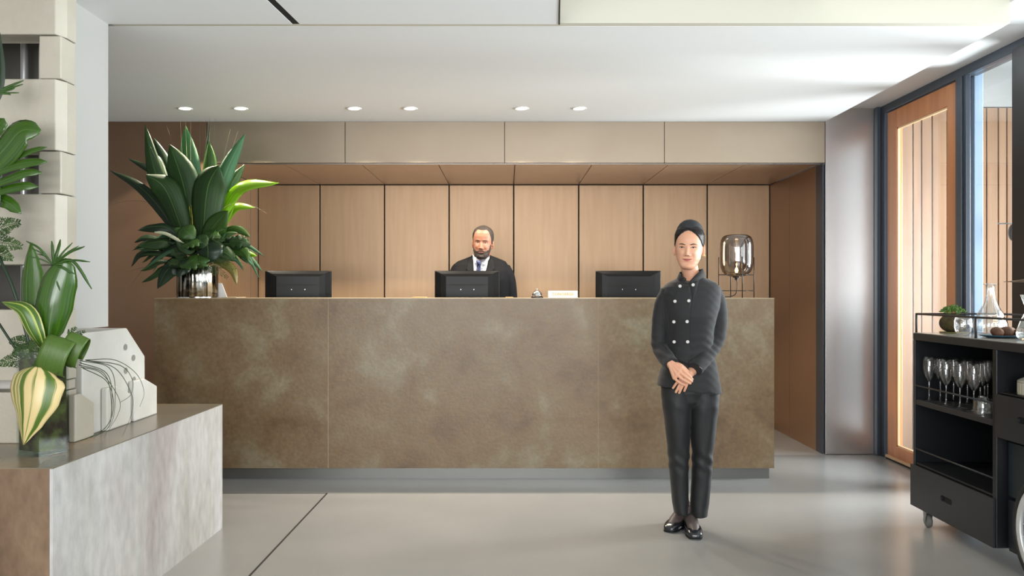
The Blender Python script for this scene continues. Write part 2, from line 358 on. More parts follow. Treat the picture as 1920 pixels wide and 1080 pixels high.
# ================================================================ downlights
dz = 2.54
dl_spots = [(347,204),(451,203.5),(664,203),(769,202.5),(978,203),(1086,203.5)]
words = ['leftmost recessed ceiling downlight, directly above the potted plant vase', 'second recessed ceiling downlight from the left, right of the plant tips',
         'third recessed ceiling downlight from the left', 'fourth recessed ceiling downlight from the left, left of the man at the desk',
         'fifth recessed ceiling downlight, second from the right', 'rightmost recessed ceiling downlight in the row']
words[0] = 'leftmost round ceiling downlight, above the leafy arrangement on the counter'
words[1] = 'second round ceiling downlight from the left, just right of the tallest leaves'
def downlight():
    c = P(dl_spots[0][0], 203.3, 5.66); c.z = dz
    t = thing('ceiling_downlight', c, words[0], 'downlight', 'recessed downlights over the counter')
    mk('trim_ring', MB().lathe([(.052,-.0005),(.052,-.004),(.046,-.006),(.040,-.004),(.038,-.0005)], c, 40, cap=False), mat('ring_white', srgb(235,235,232), .4), t, smooth=True)
    mk('lens', MB().lathe([(.001,-.003),(.036,-.003),(.036,-.0005)], c, 32, cap=False), mat('lens_glow', (1,.93,.82,1), .4, emit=9), t, smooth=True)
    l = bpy.data.lights.new('lamp', 'SPOT'); l.energy = DL_W; l.color = (1, .87, .70); l.spot_size = R(DL_A); l.spot_blend = .12; l.shadow_soft_size = .03
    lo = bpy.data.objects.new('lamp_light', l); C.objects.link(lo); lo.parent = t; lo.location = (0, 0, -.012)
    return t
DL_W, DL_A = 82, 114
d0 = downlight()
for i, (px, py) in enumerate(dl_spots):
    d = d0 if i == 0 else copy_tree(d0)
    q = P(px, 203.3, 5.66); d.location = (q.x, q.y, dz); d['label'] = words[i]

# ================================================================ monitors (seen from behind)
M['mon'] = mat('monitor_black', srgb(15,15,16), .34, 0, spec=.18)
def rot_about(c, az, ax=0): return Matrix.Translation(c) @ Matrix.Rotation(az, 4, 'Z') @ Matrix.Rotation(ax, 4, 'X') @ Matrix.Translation(-Vector(c))
def monitor():
    c = Vector((0, 5.86, .86)); t = thing('computer_monitor', c, 'x', 'monitor', 'monitors on the reception desk')
    w_, zt, zb = .237, 1.395, 1.105
    y = 5.84
    # screen casing: thin slab with a domed back
    b = MB(); b.prism([(-w_, zb), (w_, zb), (w_, zt), (-w_, zt)], 'y', y, y+.012)
    mk('screen_case', b, M['mon'], t, bevel=.003)
    rr = []
    for (k, yy) in ((0, y), (.002, y-.008), (.045, y-.022), (.085, y-.030)):
        rr.append([Vector((sx_*(w_-k), yy, z)) for sx_, z in ((-1, zb+k*.4), (1, zb+k*.4), (1, zt-k*.5), (-1, zt-k*.5))])
    mk('back_cover', MB().rings(rr), M['mon'], t, bevel=.006, seg=3)
    mk('vent_slot', MB().box(-.135, .135, y-.0325, y-.0295, 1.290, 1.295), M['black_gap'], t)
    for x in (-.045, .05): mk('screw', MB().lathe([(.0001,0),(.0024,0),(.0024,.003),(.0001,.003)], (0,0,0), 12, M=Matrix.Translation((x, y-.0305, 1.258)) @ Matrix.Rotation(R(90), 4, 'X')), mat('screw_chrome', srgb(220,220,220), .2, 1), t)
    mk('screen', MB().box(-w_+.008, w_-.008, y+.0121, y+.0135, zb+.02, zt-.008), mat('screen_glass', srgb(20,22,26), .15), t)
    mk('stand_neck', MB().box(-.03, .03, y-.028, y-.004, .872, 1.15), M['mon'], t, bevel=.004)
    mk('stand_foot', MB().box(-.12, .12, y-.10, y+.09, .8605, .872), M['mon'], t, bevel=.003)
    return t
mon = monitor()
for i, (px, rz, lb) in enumerate(((559, 7, 'black computer monitor seen from behind beside the leafy arrangement'),
                                  (876, 0, 'black computer monitor seen from behind in front of the bearded man'),
                                  (1178, -2, 'black computer monitor seen from behind between the sign and the woman'))):
    m_ = mon if i == 0 else copy_tree(mon)
    m_.location = (P(px, 0, 5.84).x, 5.86, .8605); m_.rotation_euler.z = R(rz); m_.rotation_euler.y = 0; m_['label'] = lb

# ================================================================ service bell, sign, cards
M['chrome'] = mat('chrome', srgb(225,225,225), .12, 1)
c = P(1007, 558.5, 5.36); c.z = 1.2017
t = thing('service_bell', c, 'small chrome domed service bell on the counter', 'bell')
mk('bell_base', MB().lathe([(.001,0),(.040,0),(.040,.006),(.034,.012),(.001,.014)], c, 40), mat('bell_base_dark', srgb(40,34,28), .3, .6), t, smooth=True, auto=40)
mk('dome', MB().lathe([(.033,.016),(.032,.024),(.027,.036),(.018,.045),(.008,.049),(.001,.050)], c, 40, cap=False), M['chrome'], t, smooth=True)
mk('plunger', MB().lathe([(.001,.047),(.003,.047),(.003,.056),(.005,.058),(.005,.061),(.001,.062)], c, 20), M['chrome'], t, smooth=True)
sg = P(1055.5, 559, 5.33); sg.z = 1.2017
t = thing('concierge_sign', sg, 'small cream desk sign with gold lettering reading CONCIERGE', 'sign')
mk('sign_plate', MB().prism([(sg.y-.002, 1.2017),(sg.y+.02, 1.2017),(sg.y+.012, 1.2500),(sg.y+.004, 1.2500)], 'x', sg.x-.098, sg.x+.098), mat('sign_cream', srgb(250,244,226), .5), t)
cu = bpy.data.curves.new('lettering', 'FONT'); cu.body = 'CONCIERGE'; cu.size = .026; cu.align_x = 'CENTER'; cu.align_y = 'CENTER'; cu.extrude = .0006; cu.space_character = 1.1
to = bpy.data.objects.new('tmp', cu); C.objects.link(to); dg = bpy.context.evaluated_depsgraph_get(); dg.update()
me = bpy.data.meshes.new_from_object(to.evaluated_get(dg)); bpy.data.objects.remove(to)
lo = bpy.data.objects.new('lettering', me); C.objects.link(lo); me.materials.clear(); me.materials.append(mat('sign_gold', srgb(196,164,96), .4))
lo.parent = t; lo.location = (0, -.0002+.0005, .0245); lo.rotation_euler = (R(90-7), 0, 0); lo.scale = (.92, 1, 1)
lo.location = (0, -.0008, .0245); lo['label'] = 'gold lettering CONCIERGE'
# white folded card and papers by the vase
c = P(412, 556, 5.5)
b = MB().prism([(-.03, 1.2017), (.03, 1.2017), (.012, 1.30), (-.012, 1.30)], 'y', 5.52, 5.524)
o = mk('folded_card', MB().prism([(c.x-.04, 1.2017), (c.x+.03, 1.2017), (c.x-.008, 1.302), (c.x-.04, 1.302)], 'y', 5.56, 5.568), mat('card_white', srgb(238,238,238), .6))
tag(o, 'white standing card partly hidden behind the silver vase', 'card')
o = mk('paper_sheet', MB().box(c.x+.04, c.x+.14, 5.42, 5.62, 1.2017, 1.206), mat('paper_cream', srgb(190,176,150), .6)); tag(o, 'flat sheaf of papers lying on the counter right of the silver vase', 'paper')
for (px0, px1, lb) in ((948, 962, 'small tan notepad lying on the counter left of the bell'), (775, 800, 'thin tan folder lying on the counter left of the middle monitor')):
    a = P(px0, 0, 5.5).x; d = P(px1, 0, 5.5).x
    tag(mk('notepad', MB().box(a, d, 5.40, 5.55, 1.2017, 1.207), mat('pad_tan', srgb(214,178,120), .6)), lb, 'notepad')

# ================================================================ glass table lamp
c = P(1381, 556, 5.50); c.z = 1.2017
t = thing('table_lamp', c, 'table lamp with rounded smoked glass shade glowing on a thin black wire stand', 'lamp')
z0 = 1.25-(519-545)/272.7*1.0; z1 = 1.25-(440-545)/272.7
sm = glass('smoked_glass', (.50,.43,.36,1), 1.7, .02, base=.10)
hh = z1-z0; rr_ = .113
prof = []
for (r_, t_) in ((.18,0),(.42,.012),(.66,.05),(.84,.12),(.95,.22),(1,.36),(1,.50),(1,.66),(.985,.78),(.94,.87),(.84,.945),(.68,.985),(.45,.998),(.2,1.0)): prof.append((rr_*r_, z0+hh*t_-1.2017))
mk('glass_shade', MB().lathe(prof, c, 64, cap=False), sm, t, smooth=True)
mk('top_disc', MB().lathe([(.001,hh+z0-1.2017-.0005),(.03,hh+z0-1.2017-.001),(.03,hh+z0-1.2017-.004),(.001,hh+z0-1.2017-.004)], c, 32), M['black_post'], t)
Md = mat('lamp_black', srgb(24,22,22), .35, .4)
mk('socket', MB().lathe([(.001,z0-1.2017-.022),(.010,z0-1.2017-.022),(.012,z0-1.2017-.008),(.026,z0-1.2017-.004),(.026,z0-1.2017+.006),(.012,z0-1.2017+.010),(.011,z0-1.2017+.028),(.001,z0-1.2017+.028)], c, 24), Md, t, smooth=True, auto=40)
mk('bulb', MB().lathe([(.001,.0),(.006,.002),(.010,.012),(.0105,.020),(.007,.032),(.001,.040)], c+Vector((0,0,z0-1.2017+.026)), 24), mat('bulb_glow', (1,.62,.22,1), .4, emit=45), t, smooth=True)
mk('glass_rod', MB().tube([c+Vector((0,0,z0-1.2017+.07)), c+Vector((0,0,hh+z0-1.2017-.02))], .005, 10), glass('clear_rod', (.9,.8,.6,1), 1.5, .05, .2), t, smooth=True)
l = bpy.data.lights.new('lamp', 'POINT'); l.energy = 4; l.color = (1, .62, .28); l.shadow_soft_size = .015
lo = bpy.data.objects.new('lamp_light', l); C.objects.link(lo); lo.parent = t; lo.location = (0, -.0, z0-1.2017+.09)
hx = .098; ang = R(12)
cor = [Vector((.126,.02,0)), Vector((-.008,.117,0)), Vector((-.128,-.02,0)), Vector((.005,-.117,0))]
for v in cor:
    mk('leg', MB().tube([c+v, c+v+Vector((0,0,.278))], .0032, 10), Md, t, smooth=True)
for z in (.048, .158):
    for k in range(4): mk('stretcher', MB().tube([c+cor[k]+Vector((0,0,z)), c+cor[(k+1)%4]+Vector((0,0,z))], .0028, 8), Md, t, smooth=True)
for k in (0, 1): mk('cross_bar', MB().tube([c+cor[k]+Vector((0,0,.158)), c+cor[k+2]+Vector((0,0,.158))], .0028, 8), Md, t, smooth=True)
mk('power_cord', MB().tube(catmull([c+Vector(v) for v in ((0,0,z0-1.2017-.02),(.005,0,.09),(-.004,.0,.03),(-.03,.01,.010),(-.06,0,.006),(-.10,-.01,.004),(-.15,.0,.004))], 8), .0032, 8), Md, t, smooth=True)
# ================================================================ plinth and white block sculpture on the left
ZP = .654
pl = thing('concrete_plinth', (-2.4, 3.4, 0), 'low pale plastered concrete plinth carrying the white block screen', 'plinth')
poly = [(-1.526, 2.69), (-1.497, 4.213), (-4.0, 4.213), (-4.0, 2.69)]
mk('side_face', MB().prism([(-1.526,2.69),(-1.497,4.213),(-1.508,4.213),(-1.537,2.69)], 'z', 0, ZP-.004), M['plinth'], pl)
mk('front_face', MB().box(-4.0, -1.5375, 2.69, 2.70, 0, ZP-.004), M['plinth_front'], pl)
mk('core', MB().prism([(-1.5378,2.7005),(-1.509,4.213),(-4.0,4.213),(-4.0,2.7005)], 'z', 0, ZP-.004), M['plinth'], pl)
mk('top_slab', MB().prism([(x, y) for x, y in poly], 'z', ZP-.0038, ZP), M['plinth_top'], pl)

YS = 3.12
scr = thing('block_screen', (-2.3, YS+.06, ZP), 'tall screen of painted concrete blocks with square openings on the plinth', 'screen')
s = 1500/YS
def zx(py): return 1.25-(py-545)/s
def xx(px): return (px-950)/s
xr, xi, xb = xx(104), xx(72), xx(113)
ys = [(-260, -147), (-66, 65), (147, 282), (363, 497), (580, 715)]
top = -260
for i, (a, c) in enumerate(ys):
    z1, z0 = zx(a), zx(c)
    b = MB(); b.prism([(xr, YS), (xb, YS+.05), (xb, YS+.12), (-3.6, YS+.12), (-3.6, YS)], 'z', z0+.0015, z1-.0015); mk('block', b, M['screen_paint'], scr, bevel=.004)
    nz = ys[i+1][0] if i+1 < len(ys) else 735
    for k in range(3):
      b = MB()
      x1 = xb-.002-k*.46; x0_ = x1-(xb-xi); b.box(x0_, x1, YS+.008, YS+.115, zx(nz)+.0015, z0-.0015)
      mk('spacer_block', b, M['screen_paint'], scr, bevel=.004)
b = MB().prism([(xr, YS), (xb, YS+.05), (xb, YS+.12), (-3.6, YS+.12), (-3.6, YS)], 'z', ZP, zx(735)-.0015); mk('block', b, M['screen_paint'], scr, bevel=.004)

# base block beside it, running back; profile in (y, z)
XS = -1.72
bb = thing('base_block', (-1.9, 3.6, ZP), 'thick white painted base block with chamfered end and four round holes', 'block')
def yz(px, py, X=XS): Y = 1500*X/(px-950); return (Y, 1.25-(py-545)*Y/1500)
prof = [(YS+.122, ZP), yz(287, 777), yz(283, 728), yz(272, 712), yz(272, 668), yz(238, 615), (YS+.122, 1.078)]
prof[0] = (YS+.122, ZP); prof[1] = (prof[1][0], ZP)
mk('block_body', MB().prism(prof, 'x', -2.2, XS), M['block_paint'], bb, bevel=.005)
def lug(p0, p1, ptop, pch, X=XS+.028):
    a = yz(p0, 700, X)[0]; c = yz(p1, 700, X)[0]; zt = ptop; m_ = c-(c-a)*pch
    return MB().prism([(a, ZP), (c, ZP), (c, zt-.05), (m_, zt), (a, zt)], 'x', XS+.0005, X)
def zat(px, py, X=XS): return yz(px, py, X)[1]
mk('lug', lug(141, 177, zat(150, 735), .7), M['screen_paint'], bb, bevel=.006)
mk('lug', lug(201, 246, zat(215, 722), .6), M['block_paint'], bb, bevel=.006)
mk('lug', lug(252, 295, zat(268, 708), .55), M['block_paint'], bb, bevel=.006)
for (px, py) in ((235, 651), (250, 671), (235.5, 695), (251, 712)):
    y, z = yz(px, py)
    mk('hole', MB().lathe([(.001,0),(.0085,0),(.0115,.0012)], (0,0,0), 20, M=Matrix.Translation((XS+.0004, y, z)) @ Matrix.Rotation(R(90), 4, 'Y') @ Matrix.Diagonal((1.25,1.5,1,1))), mat('hole_grey', srgb(128,126,118), .8), bb)
# ================================================================ bar cart on the right
M['cart'] = mat('cart_black', srgb(34,36,39), .32, .3, spec=.5)
M['cart_face'] = mat('cart_face', srgb(37,38,41), .45, .1)
XF, XK = 2.19, 2.66; YF, YM = 4.31, 3.60; YN = 2.55
cart = thing('bar_cart', (2.42, 3.5, 0), 'black metal bar cart with open shelves, drawers and a large spoked wheel', 'bar cart')
def cb(name, *a, m='cart', bv=.002, **k): return mk(name, MB().box(*a), M[m], cart, bevel=bv, **k)
M['cart_top'] = mat('cart_top', srgb(168,166,160), .16, .2)
cb('top_frame', XF, XK, YN, YF, .985, 1.022, m='cart_face')
cb('top_surface', XF+.004, XK-.004, YN+.004, YF-.004, 1.0222, 1.0262, m='cart_top', bv=.001)
cb('end_panel', XF, XK, YF-.018, YF-.0005, .10, .9845)
cb('divider_panel', XF-.004, XK, YM-.03, YM, .10, .9845)
cb('end_panel', XF, XK, YN+.0005, YN+.018, .34, .9845)
cb('back_panel', XK-.012, XK, YN+.019, YF-.019, .10, .984)
cb('shelf', XF+.004, XK-.013, YM+.001, YF-.019, .640, .668, m='cart_face')
cb('shelf', XF+.004, XK-.013, YM+.001, YF-.019, .320, .332)
# thin guard bars in front of shelves
for z in (.742, .404):
    mk('guard_bar', MB().tube([(XF+.006, YF-.019, z), (XF+.006, YM+.001, z)], .0045, 8), M['cart_face'], cart, smooth=True)
def drawer(y0, y1, z0, z1, yc, zc, x=XF-.012, w_=.052, h_=.014):
    """drawer front with a real pill-shaped grip opening"""
    bm = bmesh.new(); n = 10
    pill = [(yc+w_-h_+h_*math.cos(a), zc+h_*math.sin(a)) for a in [R(-90+180*i/n) for i in range(n+1)]]+[(yc-w_+h_+h_*math.cos(a), zc+h_*math.sin(a)) for a in [R(90+180*i/n) for i in range(n+1)]]
    b = MB(); outer = [(y1, z0), (y1, z1), (y0, z1), (y0, z0)]
    # bridge the outline to the opening in two halves
    N = len(pill); right = pill[:n+1]; left = pill[n+1:]
    for xx0 in (x, x+.012):
        pass
    def face_loop(pts):
        b.prism(pts, 'x', x, x+.012)
    face_loop([(yc, z0), (y1, z0), (y1, z1), (yc, z1), (yc, zc+h_)]+right[::-1]+[(yc, zc-h_)])
    face_loop([(yc, z1), (y0, z1), (y0, z0), (yc, z0), (yc, zc-h_)]+left[::-1]+[(yc, zc+h_)])
    bm.free()
    d = mk('drawer', b, M['cart_face'], cart)
    mk('drawer_box', MB().box(x+.0125, XK-.05, y0+.01, y1-.01, z0+.01, z1-.012), M['black_gap'], d)
    return d
drawer(YM-.02, YF+.006, .098, .318, 3.965, .212)
drawer(YN+.02, YM-.031, .60, .79, 3.36, .70)
cb('shelf', XF+.004, XK-.013, YN+.019, YM-.031, .792, .80)
# recessed dark teal cabinet behind the wheel
M['teal'] = mat('teal_panel', srgb(28,38,43), .35, .2)
cb('inner_cabinet', XF+.05, XK-.014, YM-.36, YM-.031, .09, .595, m='teal')
cb('inner_door', XF+.035, XF+.0495, YM-.33, YM-.05, .34, .58, m='teal'); cb('inner_door', XF+.035, XF+.0495, YM-.33, YM-.05, .11, .325, m='teal')
cb('bottom_panel', XF, XK-.013, YM+.001, YF-.019, .10, .112)
# rails round the top
RZ = 1.125
b = MB()
mk('gallery_rail', MB().tube([(XF+.012, YN+.01, RZ), (XF+.012, YF-.01, RZ), (XK-.012, YF-.01, RZ), (XK-.012, YN+.01, RZ)], .0052, 8), M['cart_face'], cart, smooth=True)
for (x, y) in ((XF+.012, YF-.01), (XF+.012, 3.755), (XF+.012, 3.1), (XK-.012, YF-.01), (XK-.012, 3.755), (XK-.012, 3.1), (XF+.012, YN+.01), (XK-.012, YN+.01)):
    mk('rail_post', MB().tube([(x, y, 1.0262), (x, y, RZ)], .0058, 8), M['cart_face'], cart, smooth=True)
# castors
M['rubber'] = mat('castor_grey', srgb(96,96,94), .5); M['zinc'] = mat('zinc', srgb(150,152,152), .3, .9)
def castor(x, y):
    ca = mk('castor', MB().box(x-.028, x+.028, y-.028, y+.028, .094, .0995), M['zinc'], cart)
    mk('fork', MB().lathe([(.02,.078),(.024,.082),(.024,.094)], (x, y, 0), 20).prism([(y-.012,.082),(y+.022,.082),(y+.012,.03),(y+.0,.03)], 'x', x-.018, x-.0155).prism([(y-.012,.082),(y+.022,.082),(y+.012,.03),(y+.0,.03)], 'x', x+.0155, x+.018), M['zinc'], ca, smooth=False)
    mk('castor_wheel', MB().lathe([(.001,-.012),(.026,-.012),(.035,-.007),(.0365,0),(.035,.007),(.026,.012),(.001,.012)], (x, y+.004, .0366), 28, M=Matrix.Rotation(R(90), 4, 'Y')), M['rubber'], ca, smooth=True, auto=50)
castor(XF+.035, YF-.09); castor(XK-.05, YF-.09)
# big spoked wheel
wc = Vector((XF-.010, 3.176, .255))
wh = mk('wheel_tyre', MB().lathe([(.232,-.016),(.245,-.018),(.254,-.010),(.2555,0),(.254,.010),(.245,.018),(.232,.016),(.228,0),(.232,-.016)], wc, 72, M=Matrix.Rotation(R(90), 4, 'Y'), cap=False), mat('tyre_black', srgb(24,24,24), .6), cart, smooth=True)
mk('wheel_rim', MB().lathe([(.208,-.010),(.226,-.014),(.2315,-.012),(.2315,.012),(.226,.014),(.208,.010),(.204,0),(.208,-.010)], wc, 72, M=Matrix.Rotation(R(90), 4, 'Y'), cap=False), mat('rim_silver', srgb(214,216,216), .3, .5), wh, smooth=True)
mk('wheel_hub', MB().lathe([(.001,-.03),(.022,-.03),(.026,-.02),(.026,.02),(.022,.03),(.001,.03)], wc, 28, M=Matrix.Rotation(R(90), 4, 'Y')), M['chrome'], wh, smooth=True, auto=40)
for k in range(24):
    a = 2*math.pi*k/24+.06; d = Vector((0, math.cos(a), math.sin(a))); sx_ = .012*(1 if k % 2 else -1)
    mk('spoke', MB().tube([wc+d*.022+Vector((sx_,0,0)), wc+d*.206], .0022, 6), M['chrome'], wh, smooth=True)
mk('wheel_axle', MB().tube([(XF-.03, 3.176, .255), (XF+.05, 3.176, .255)], .012, 12).box(XF+.0505, XF+.08, 3.10, 3.27, .20, .60), M['cart'], cart)

# ---------------- glasses on the shelf
M['glass'] = glass('glassware', (.99,.99,.99,1), 1.5, .0, base=.05)
M['glass2'] = glass('glassware_solid', (.975,.985,.985,1), 1.6, .02, base=.12)
def wine_glass(c):
    t = thing('wine_glass', c, 'x', 'wine glass', 'stemmed glasses on the upper cart shelf')
    mk('foot', MB().lathe([(.001,.004),(.012,.0035),(.030,.0012),(.031,.0004),(.001,.0002)], c, 28, cap=False), M['glass2'], t, smooth=True)
    mk('stem', MB().lathe([(.012,.0038),(.0055,.009),(.0038,.03),(.0036,.085),(.0052,.098)], c, 16, cap=False), M['glass2'], t, smooth=True)
    mk('bowl', MB().lathe([(.0052,.0982),(.013,.108),(.023,.128),(.029,.155),(.0305,.178),(.029,.205),(.0255,.232),(.0247,.232),(.0282,.205),(.0297,.178),(.028,.155),(.022,.1285),(.012,.110),(.001,.103)], c, 32, cap=False), M['glass'], t, smooth=True)
    return t
# (px, row) of each glass on the shelf; row 0 nearest the front bar
gp = [(1742, 2.2445), (1763, 2.30), (1774, 2.24), (1788, 2.36), (1800, 2.25), (1814, 2.37), (1826, 2.25), (1838, 2.36), (1846, 2.42), (1852, 2.50)]
# sights chosen along the shelf, back row between front row
gl = ['leftmost stemmed glass on the cart shelf, standing apart at the far end', 'second stemmed glass from the left, in the back row', 'first stemmed glass of the front row, before the cluster',
      'stemmed glass in the back row behind the second front glass', 'second stemmed glass of the front row', 'middle stemmed glass of the back row, behind the front pair',
      'third stemmed glass of the front row, left of the upturned tumblers', 'stemmed glass of the back row behind the upturned tumblers', 'stemmed glass of the front row over the upturned tumblers',
      'rightmost stemmed glass of the back row beside the divider panel']
g0 = None
for i, (px, r) in enumerate(gp):
    x = r; Y = 1500*x/(px-950)
    if g0 is None: g0 = wine_glass(Vector((x, Y, .6685))); g = g0
    else: g = copy_tree(g0); g.location = (x, Y, .6685)
    g['label'] = gl[i]
def tumbler(c):
    t = thing('tumbler', c, 'x', 'tumbler', 'upturned tumblers on the upper cart shelf')
    mk('glass_wall', MB().lathe([(.036,.0),(.038,.03),(.036,.062),(.030,.075),(.001,.078),(.001,.070),(.028,.069),(.0335,.060),(.0355,.03),(.034,0)], c, 32, cap=False), M['glass2'], t, smooth=True)
    return t
t0 = None
for i, (x, px) in enumerate(((2.235, 1842), (2.33, 1849))):
    Y = 1500*x/(px-950)
    t_ = tumbler(Vector((x, Y, .6685))) if i == 0 else copy_tree(t0); t0 = t0 or t_
    t_.location = (x, Y, .6685); t_['label'] = ('upturned tumbler at the front edge of the glass shelf', 'upturned tumbler behind, against the divider panel')[i]

# ---------------- things on top of the cart
ZT = 1.0264
# mossy pot plant
c = Vector((2.36, 0, ZT)); c.y = 1500*c.x/(1787-950)
t = thing('moss_ball_plant', c, 'small green leafy plant growing from a round brown moss ball on the cart', 'plant')
rnd = random.Random(4)
mk('moss_ball', MB().ball(c+Vector((0,0,.052)), (.066,.066,.052), 14), mat('moss', srgb(44,34,20), .95, col2=srgb(74,66,34), scale=30, bump=1, bscale=60), t, smooth=True)
mk('saucer', MB().lathe([(.001,0),(.060,0),(.066,.004),(.066,.006),(.001,.0045)], c, 40), mat('saucer_green', srgb(120,118,60), .4), t)
b = MB()
for k in range(420):
    a = rnd.uniform(0, 6.283); r = .062*math.sqrt(rnd.random()); h = .105+.042*(1-(r/.07)**2)*rnd.uniform(.5, 1.1)
    p = c+Vector((r*math.cos(a), r*math.sin(a), h)); n_ = Vector((rnd.uniform(-1,1), rnd.uniform(-1,1), rnd.uniform(-.2,1))).normalized()
    u = n_.orthogonal().normalized(); v = n_.cross(u); q = rnd.uniform(.004, .008)
    b.add([p-u*q, p-v*q*.7+n_*.001, p+u*q, p+v*q*.7+n_*.001], [(0,1,2,3)])
for k in range(14):
    a = rnd.uniform(0, 6.283); b.tube([c+Vector((.02*math.cos(a), .02*math.sin(a), .09)), c+Vector((.045*math.cos(a), .045*math.sin(a), .125))], .0015, 5)
mk('foliage', b, mat('leaf_small', srgb(52,84,30), .55, col2=srgb(98,134,56), scale=30), t)
# stemless glass
c = Vector((2.265, 0, ZT)); c.y = 1500*c.x/(1806-950)
t = thing('stemless_glass', c, 'empty stemless drinking glass in front of the moss ball plant', 'glass')
mk('glass_body', MB().lathe([(.001,.001),(.022,.001),(.036,.018),(.0425,.045),(.041,.075),(.035,.098),(.0342,.098),(.040,.075),(.0415,.045),(.035,.019),(.021,.004),(.001,.004)], c, 40, cap=False), M['glass'], t, smooth=True)
# cut-glass decanter
def decanter(name, c, lb, tint=M['glass2'], k=1.0):
    t = thing(name, c, lb, 'decanter')
    pr = [(.001,.002),(.058,.002),(.072,.012),(.078,.03),(.077,.052),(.072,.070),(.062,.083),(.060,.088),(.062,.092),(.060,.102),(.048,.122),(.034,.150),(.025,.178),(.0215,.205),(.0205,.235),(.022,.252),(.036,.257),(.036,.262),(.018,.261),(.0175,.235),(.0185,.2),(.03,.150),(.044,.122),(.056,.098),(.068,.065),(.071,.035),(.064,.014),(.001,.010)]
    mk('glass_body', MB().lathe([(r*k, z*k) for r, z in pr], c, 96, cap=False, ripple=lambda a, z: .035*abs(math.sin(a*9+ (z*14 if z < .085*k else 0)))*(1 if z < .235*k else 0)), tint, t, smooth=True)
    return t
c = Vector((2.53, 0, ZT)); c.y = 1500*c.x/(1857-950); decanter('decanter', c, 'tall clear cut-glass decanter with fluted neck on the cart', k=1.0)
c = Vector((2.36, 0, ZT)); c.y = 1500*c.x/(1932-950); 
t = thing('carafe', c, 'clear waisted glass carafe at the right edge under the disc lamp', 'carafe')
mk('glass_body', MB().lathe([(.001,.002),(.045,.002),(.056,.02),(.056,.04),(.040,.085),(.022,.125),(.020,.140),(.026,.165),(.040,.205),(.0385,.205),(.0245,.165),(.0185,.140),(.0205,.125),(.038,.085),(.054,.04),(.054,.021),(.044,.006),(.001,.006)], c, 48, cap=False), M['glass2'], t, smooth=True)
# blue glass plate and kiwis
c = Vector((2.36, 0, ZT)); c.y = 1500*c.x/(1880-950)
t = thing('glass_plate', c, 'shallow blue glass plate holding brown round fruits on the cart', 'plate')
mk('plate_body', MB().lathe([(.001,.001),(.068,.001),(.09,.006),(.104,.012),(.104,.014),(.088,.009),(.068,.004),(.001,.004)], c, 48, cap=False), mat('blue_glass', srgb(60,112,140), .08, spec=.8, trans=.6), t, smooth=True)
pc = c
M['fruit'] = mat('brown_fruit', srgb(66,40,26), .7, col2=srgb(96,62,40), scale=20, bump=.2, bscale=90)
fr = [(-.062, -.055, .026, 'leftmost small brown round fruit on the blue plate'), (-.005, -.045, .030, 'large brown oval fruit in the middle front of the blue plate'), (.03, -.01, .028, 'brown round fruit behind the middle one on the blue plate'),
      (.052, -.072, .026, 'brown round fruit at the right of the blue plate, by the frame edge'), (-.02, .02, .027, 'brown round fruit at the back of the blue plate')]
for dx, dy, r, lb in fr:
    q = pc+Vector((dx*.85, dy*.85, .0045+r*.86))
    o = mk('fruit', MB().ball(q, (r, r*1.15, r*.86), 12), M['fruit'], smooth=True); tag(o, lb, 'fruit', 'brown fruits on the blue plate')
# disc lamp
c = Vector((2.54, 0, ZT)); c.y = 1500*c.x/(1950-950)
t = thing('disc_lamp', c, 'bronze disc-shaped table lamp glowing at the right edge of the photo', 'lamp')
Mb = mat('lamp_bronze', srgb(130,112,92), .3, .9)
zd = 1.25-(528-545)*c.y/1500-ZT
mk('disc_shade', MB().lathe([(.001,zd+.022),(.03,zd+.020),(.09,zd+.008),(.148,zd),(.148,zd-.002),(.05,zd+.002),(.001,zd+.002)], c, 64, cap=False), Mb, t, smooth=True, auto=50)
mk('diffuser', MB().lathe([(.001,zd-.012),(.028,zd-.011),(.046,zd-.002),(.046,zd+.001)], c, 40, cap=False), mat('lamp_glow', (1,.72,.40,1), .5, emit=7), t, smooth=True)
mk('lamp_stem', MB().tube([c+Vector((0,0,.01)), c+Vector((0,0,zd+.0))], .006, 12), Mb, t, smooth=True)
mk('lamp_base', MB().lathe([(.001,0),(.05,0),(.05,.008),(.008,.012),(.001,.012)], c, 40), Mb, t, smooth=True, auto=40)
l = bpy.data.lights.new('lamp', 'POINT'); l.energy = 1.5; l.color = (1, .7, .4); l.shadow_soft_size = .03
lo = bpy.data.objects.new('lamp_light', l); C.objects.link(lo); lo.parent = t; lo.location = (0, 0, zd-.03)
# napkin / card at the front edge
a = P(1921, 648, 3.37); tag(mk('coaster', MB().box(2.205, 2.26, 3.27, 3.405, ZT, ZT+.018), mat('coaster_white', srgb(216,212,206), .5), bevel=.002), 'pale folded napkin at the front edge of the cart top', 'napkin')
# crystal box in the open compartment
c = Vector((2.25, 3.37, .8002)); c.y = 1500*c.x/(1930-950)
t = thing('crystal_box', c, 'small cut crystal jar with a lid in the open cart compartment', 'jar')
mk('jar_body', MB().lathe([(.001,0),(.04,0),(.044,.004),(.044,.052),(.041,.055),(.001,.055)], c, 48, ripple=lambda a, z: .03*abs(math.sin(a*12))), mat('crystal_ivory', srgb(206,200,180), .15, trans=.5), t, smooth=False)
mk('lid', MB().lathe([(.001,.0555),(.045,.0555),(.045,.062),(.03,.072),(.012,.078),(.008,.088),(.001,.09)], c, 40), mat('lid_ivory', srgb(170,166,152), .2, trans=.3), t, smooth=True, auto=40)
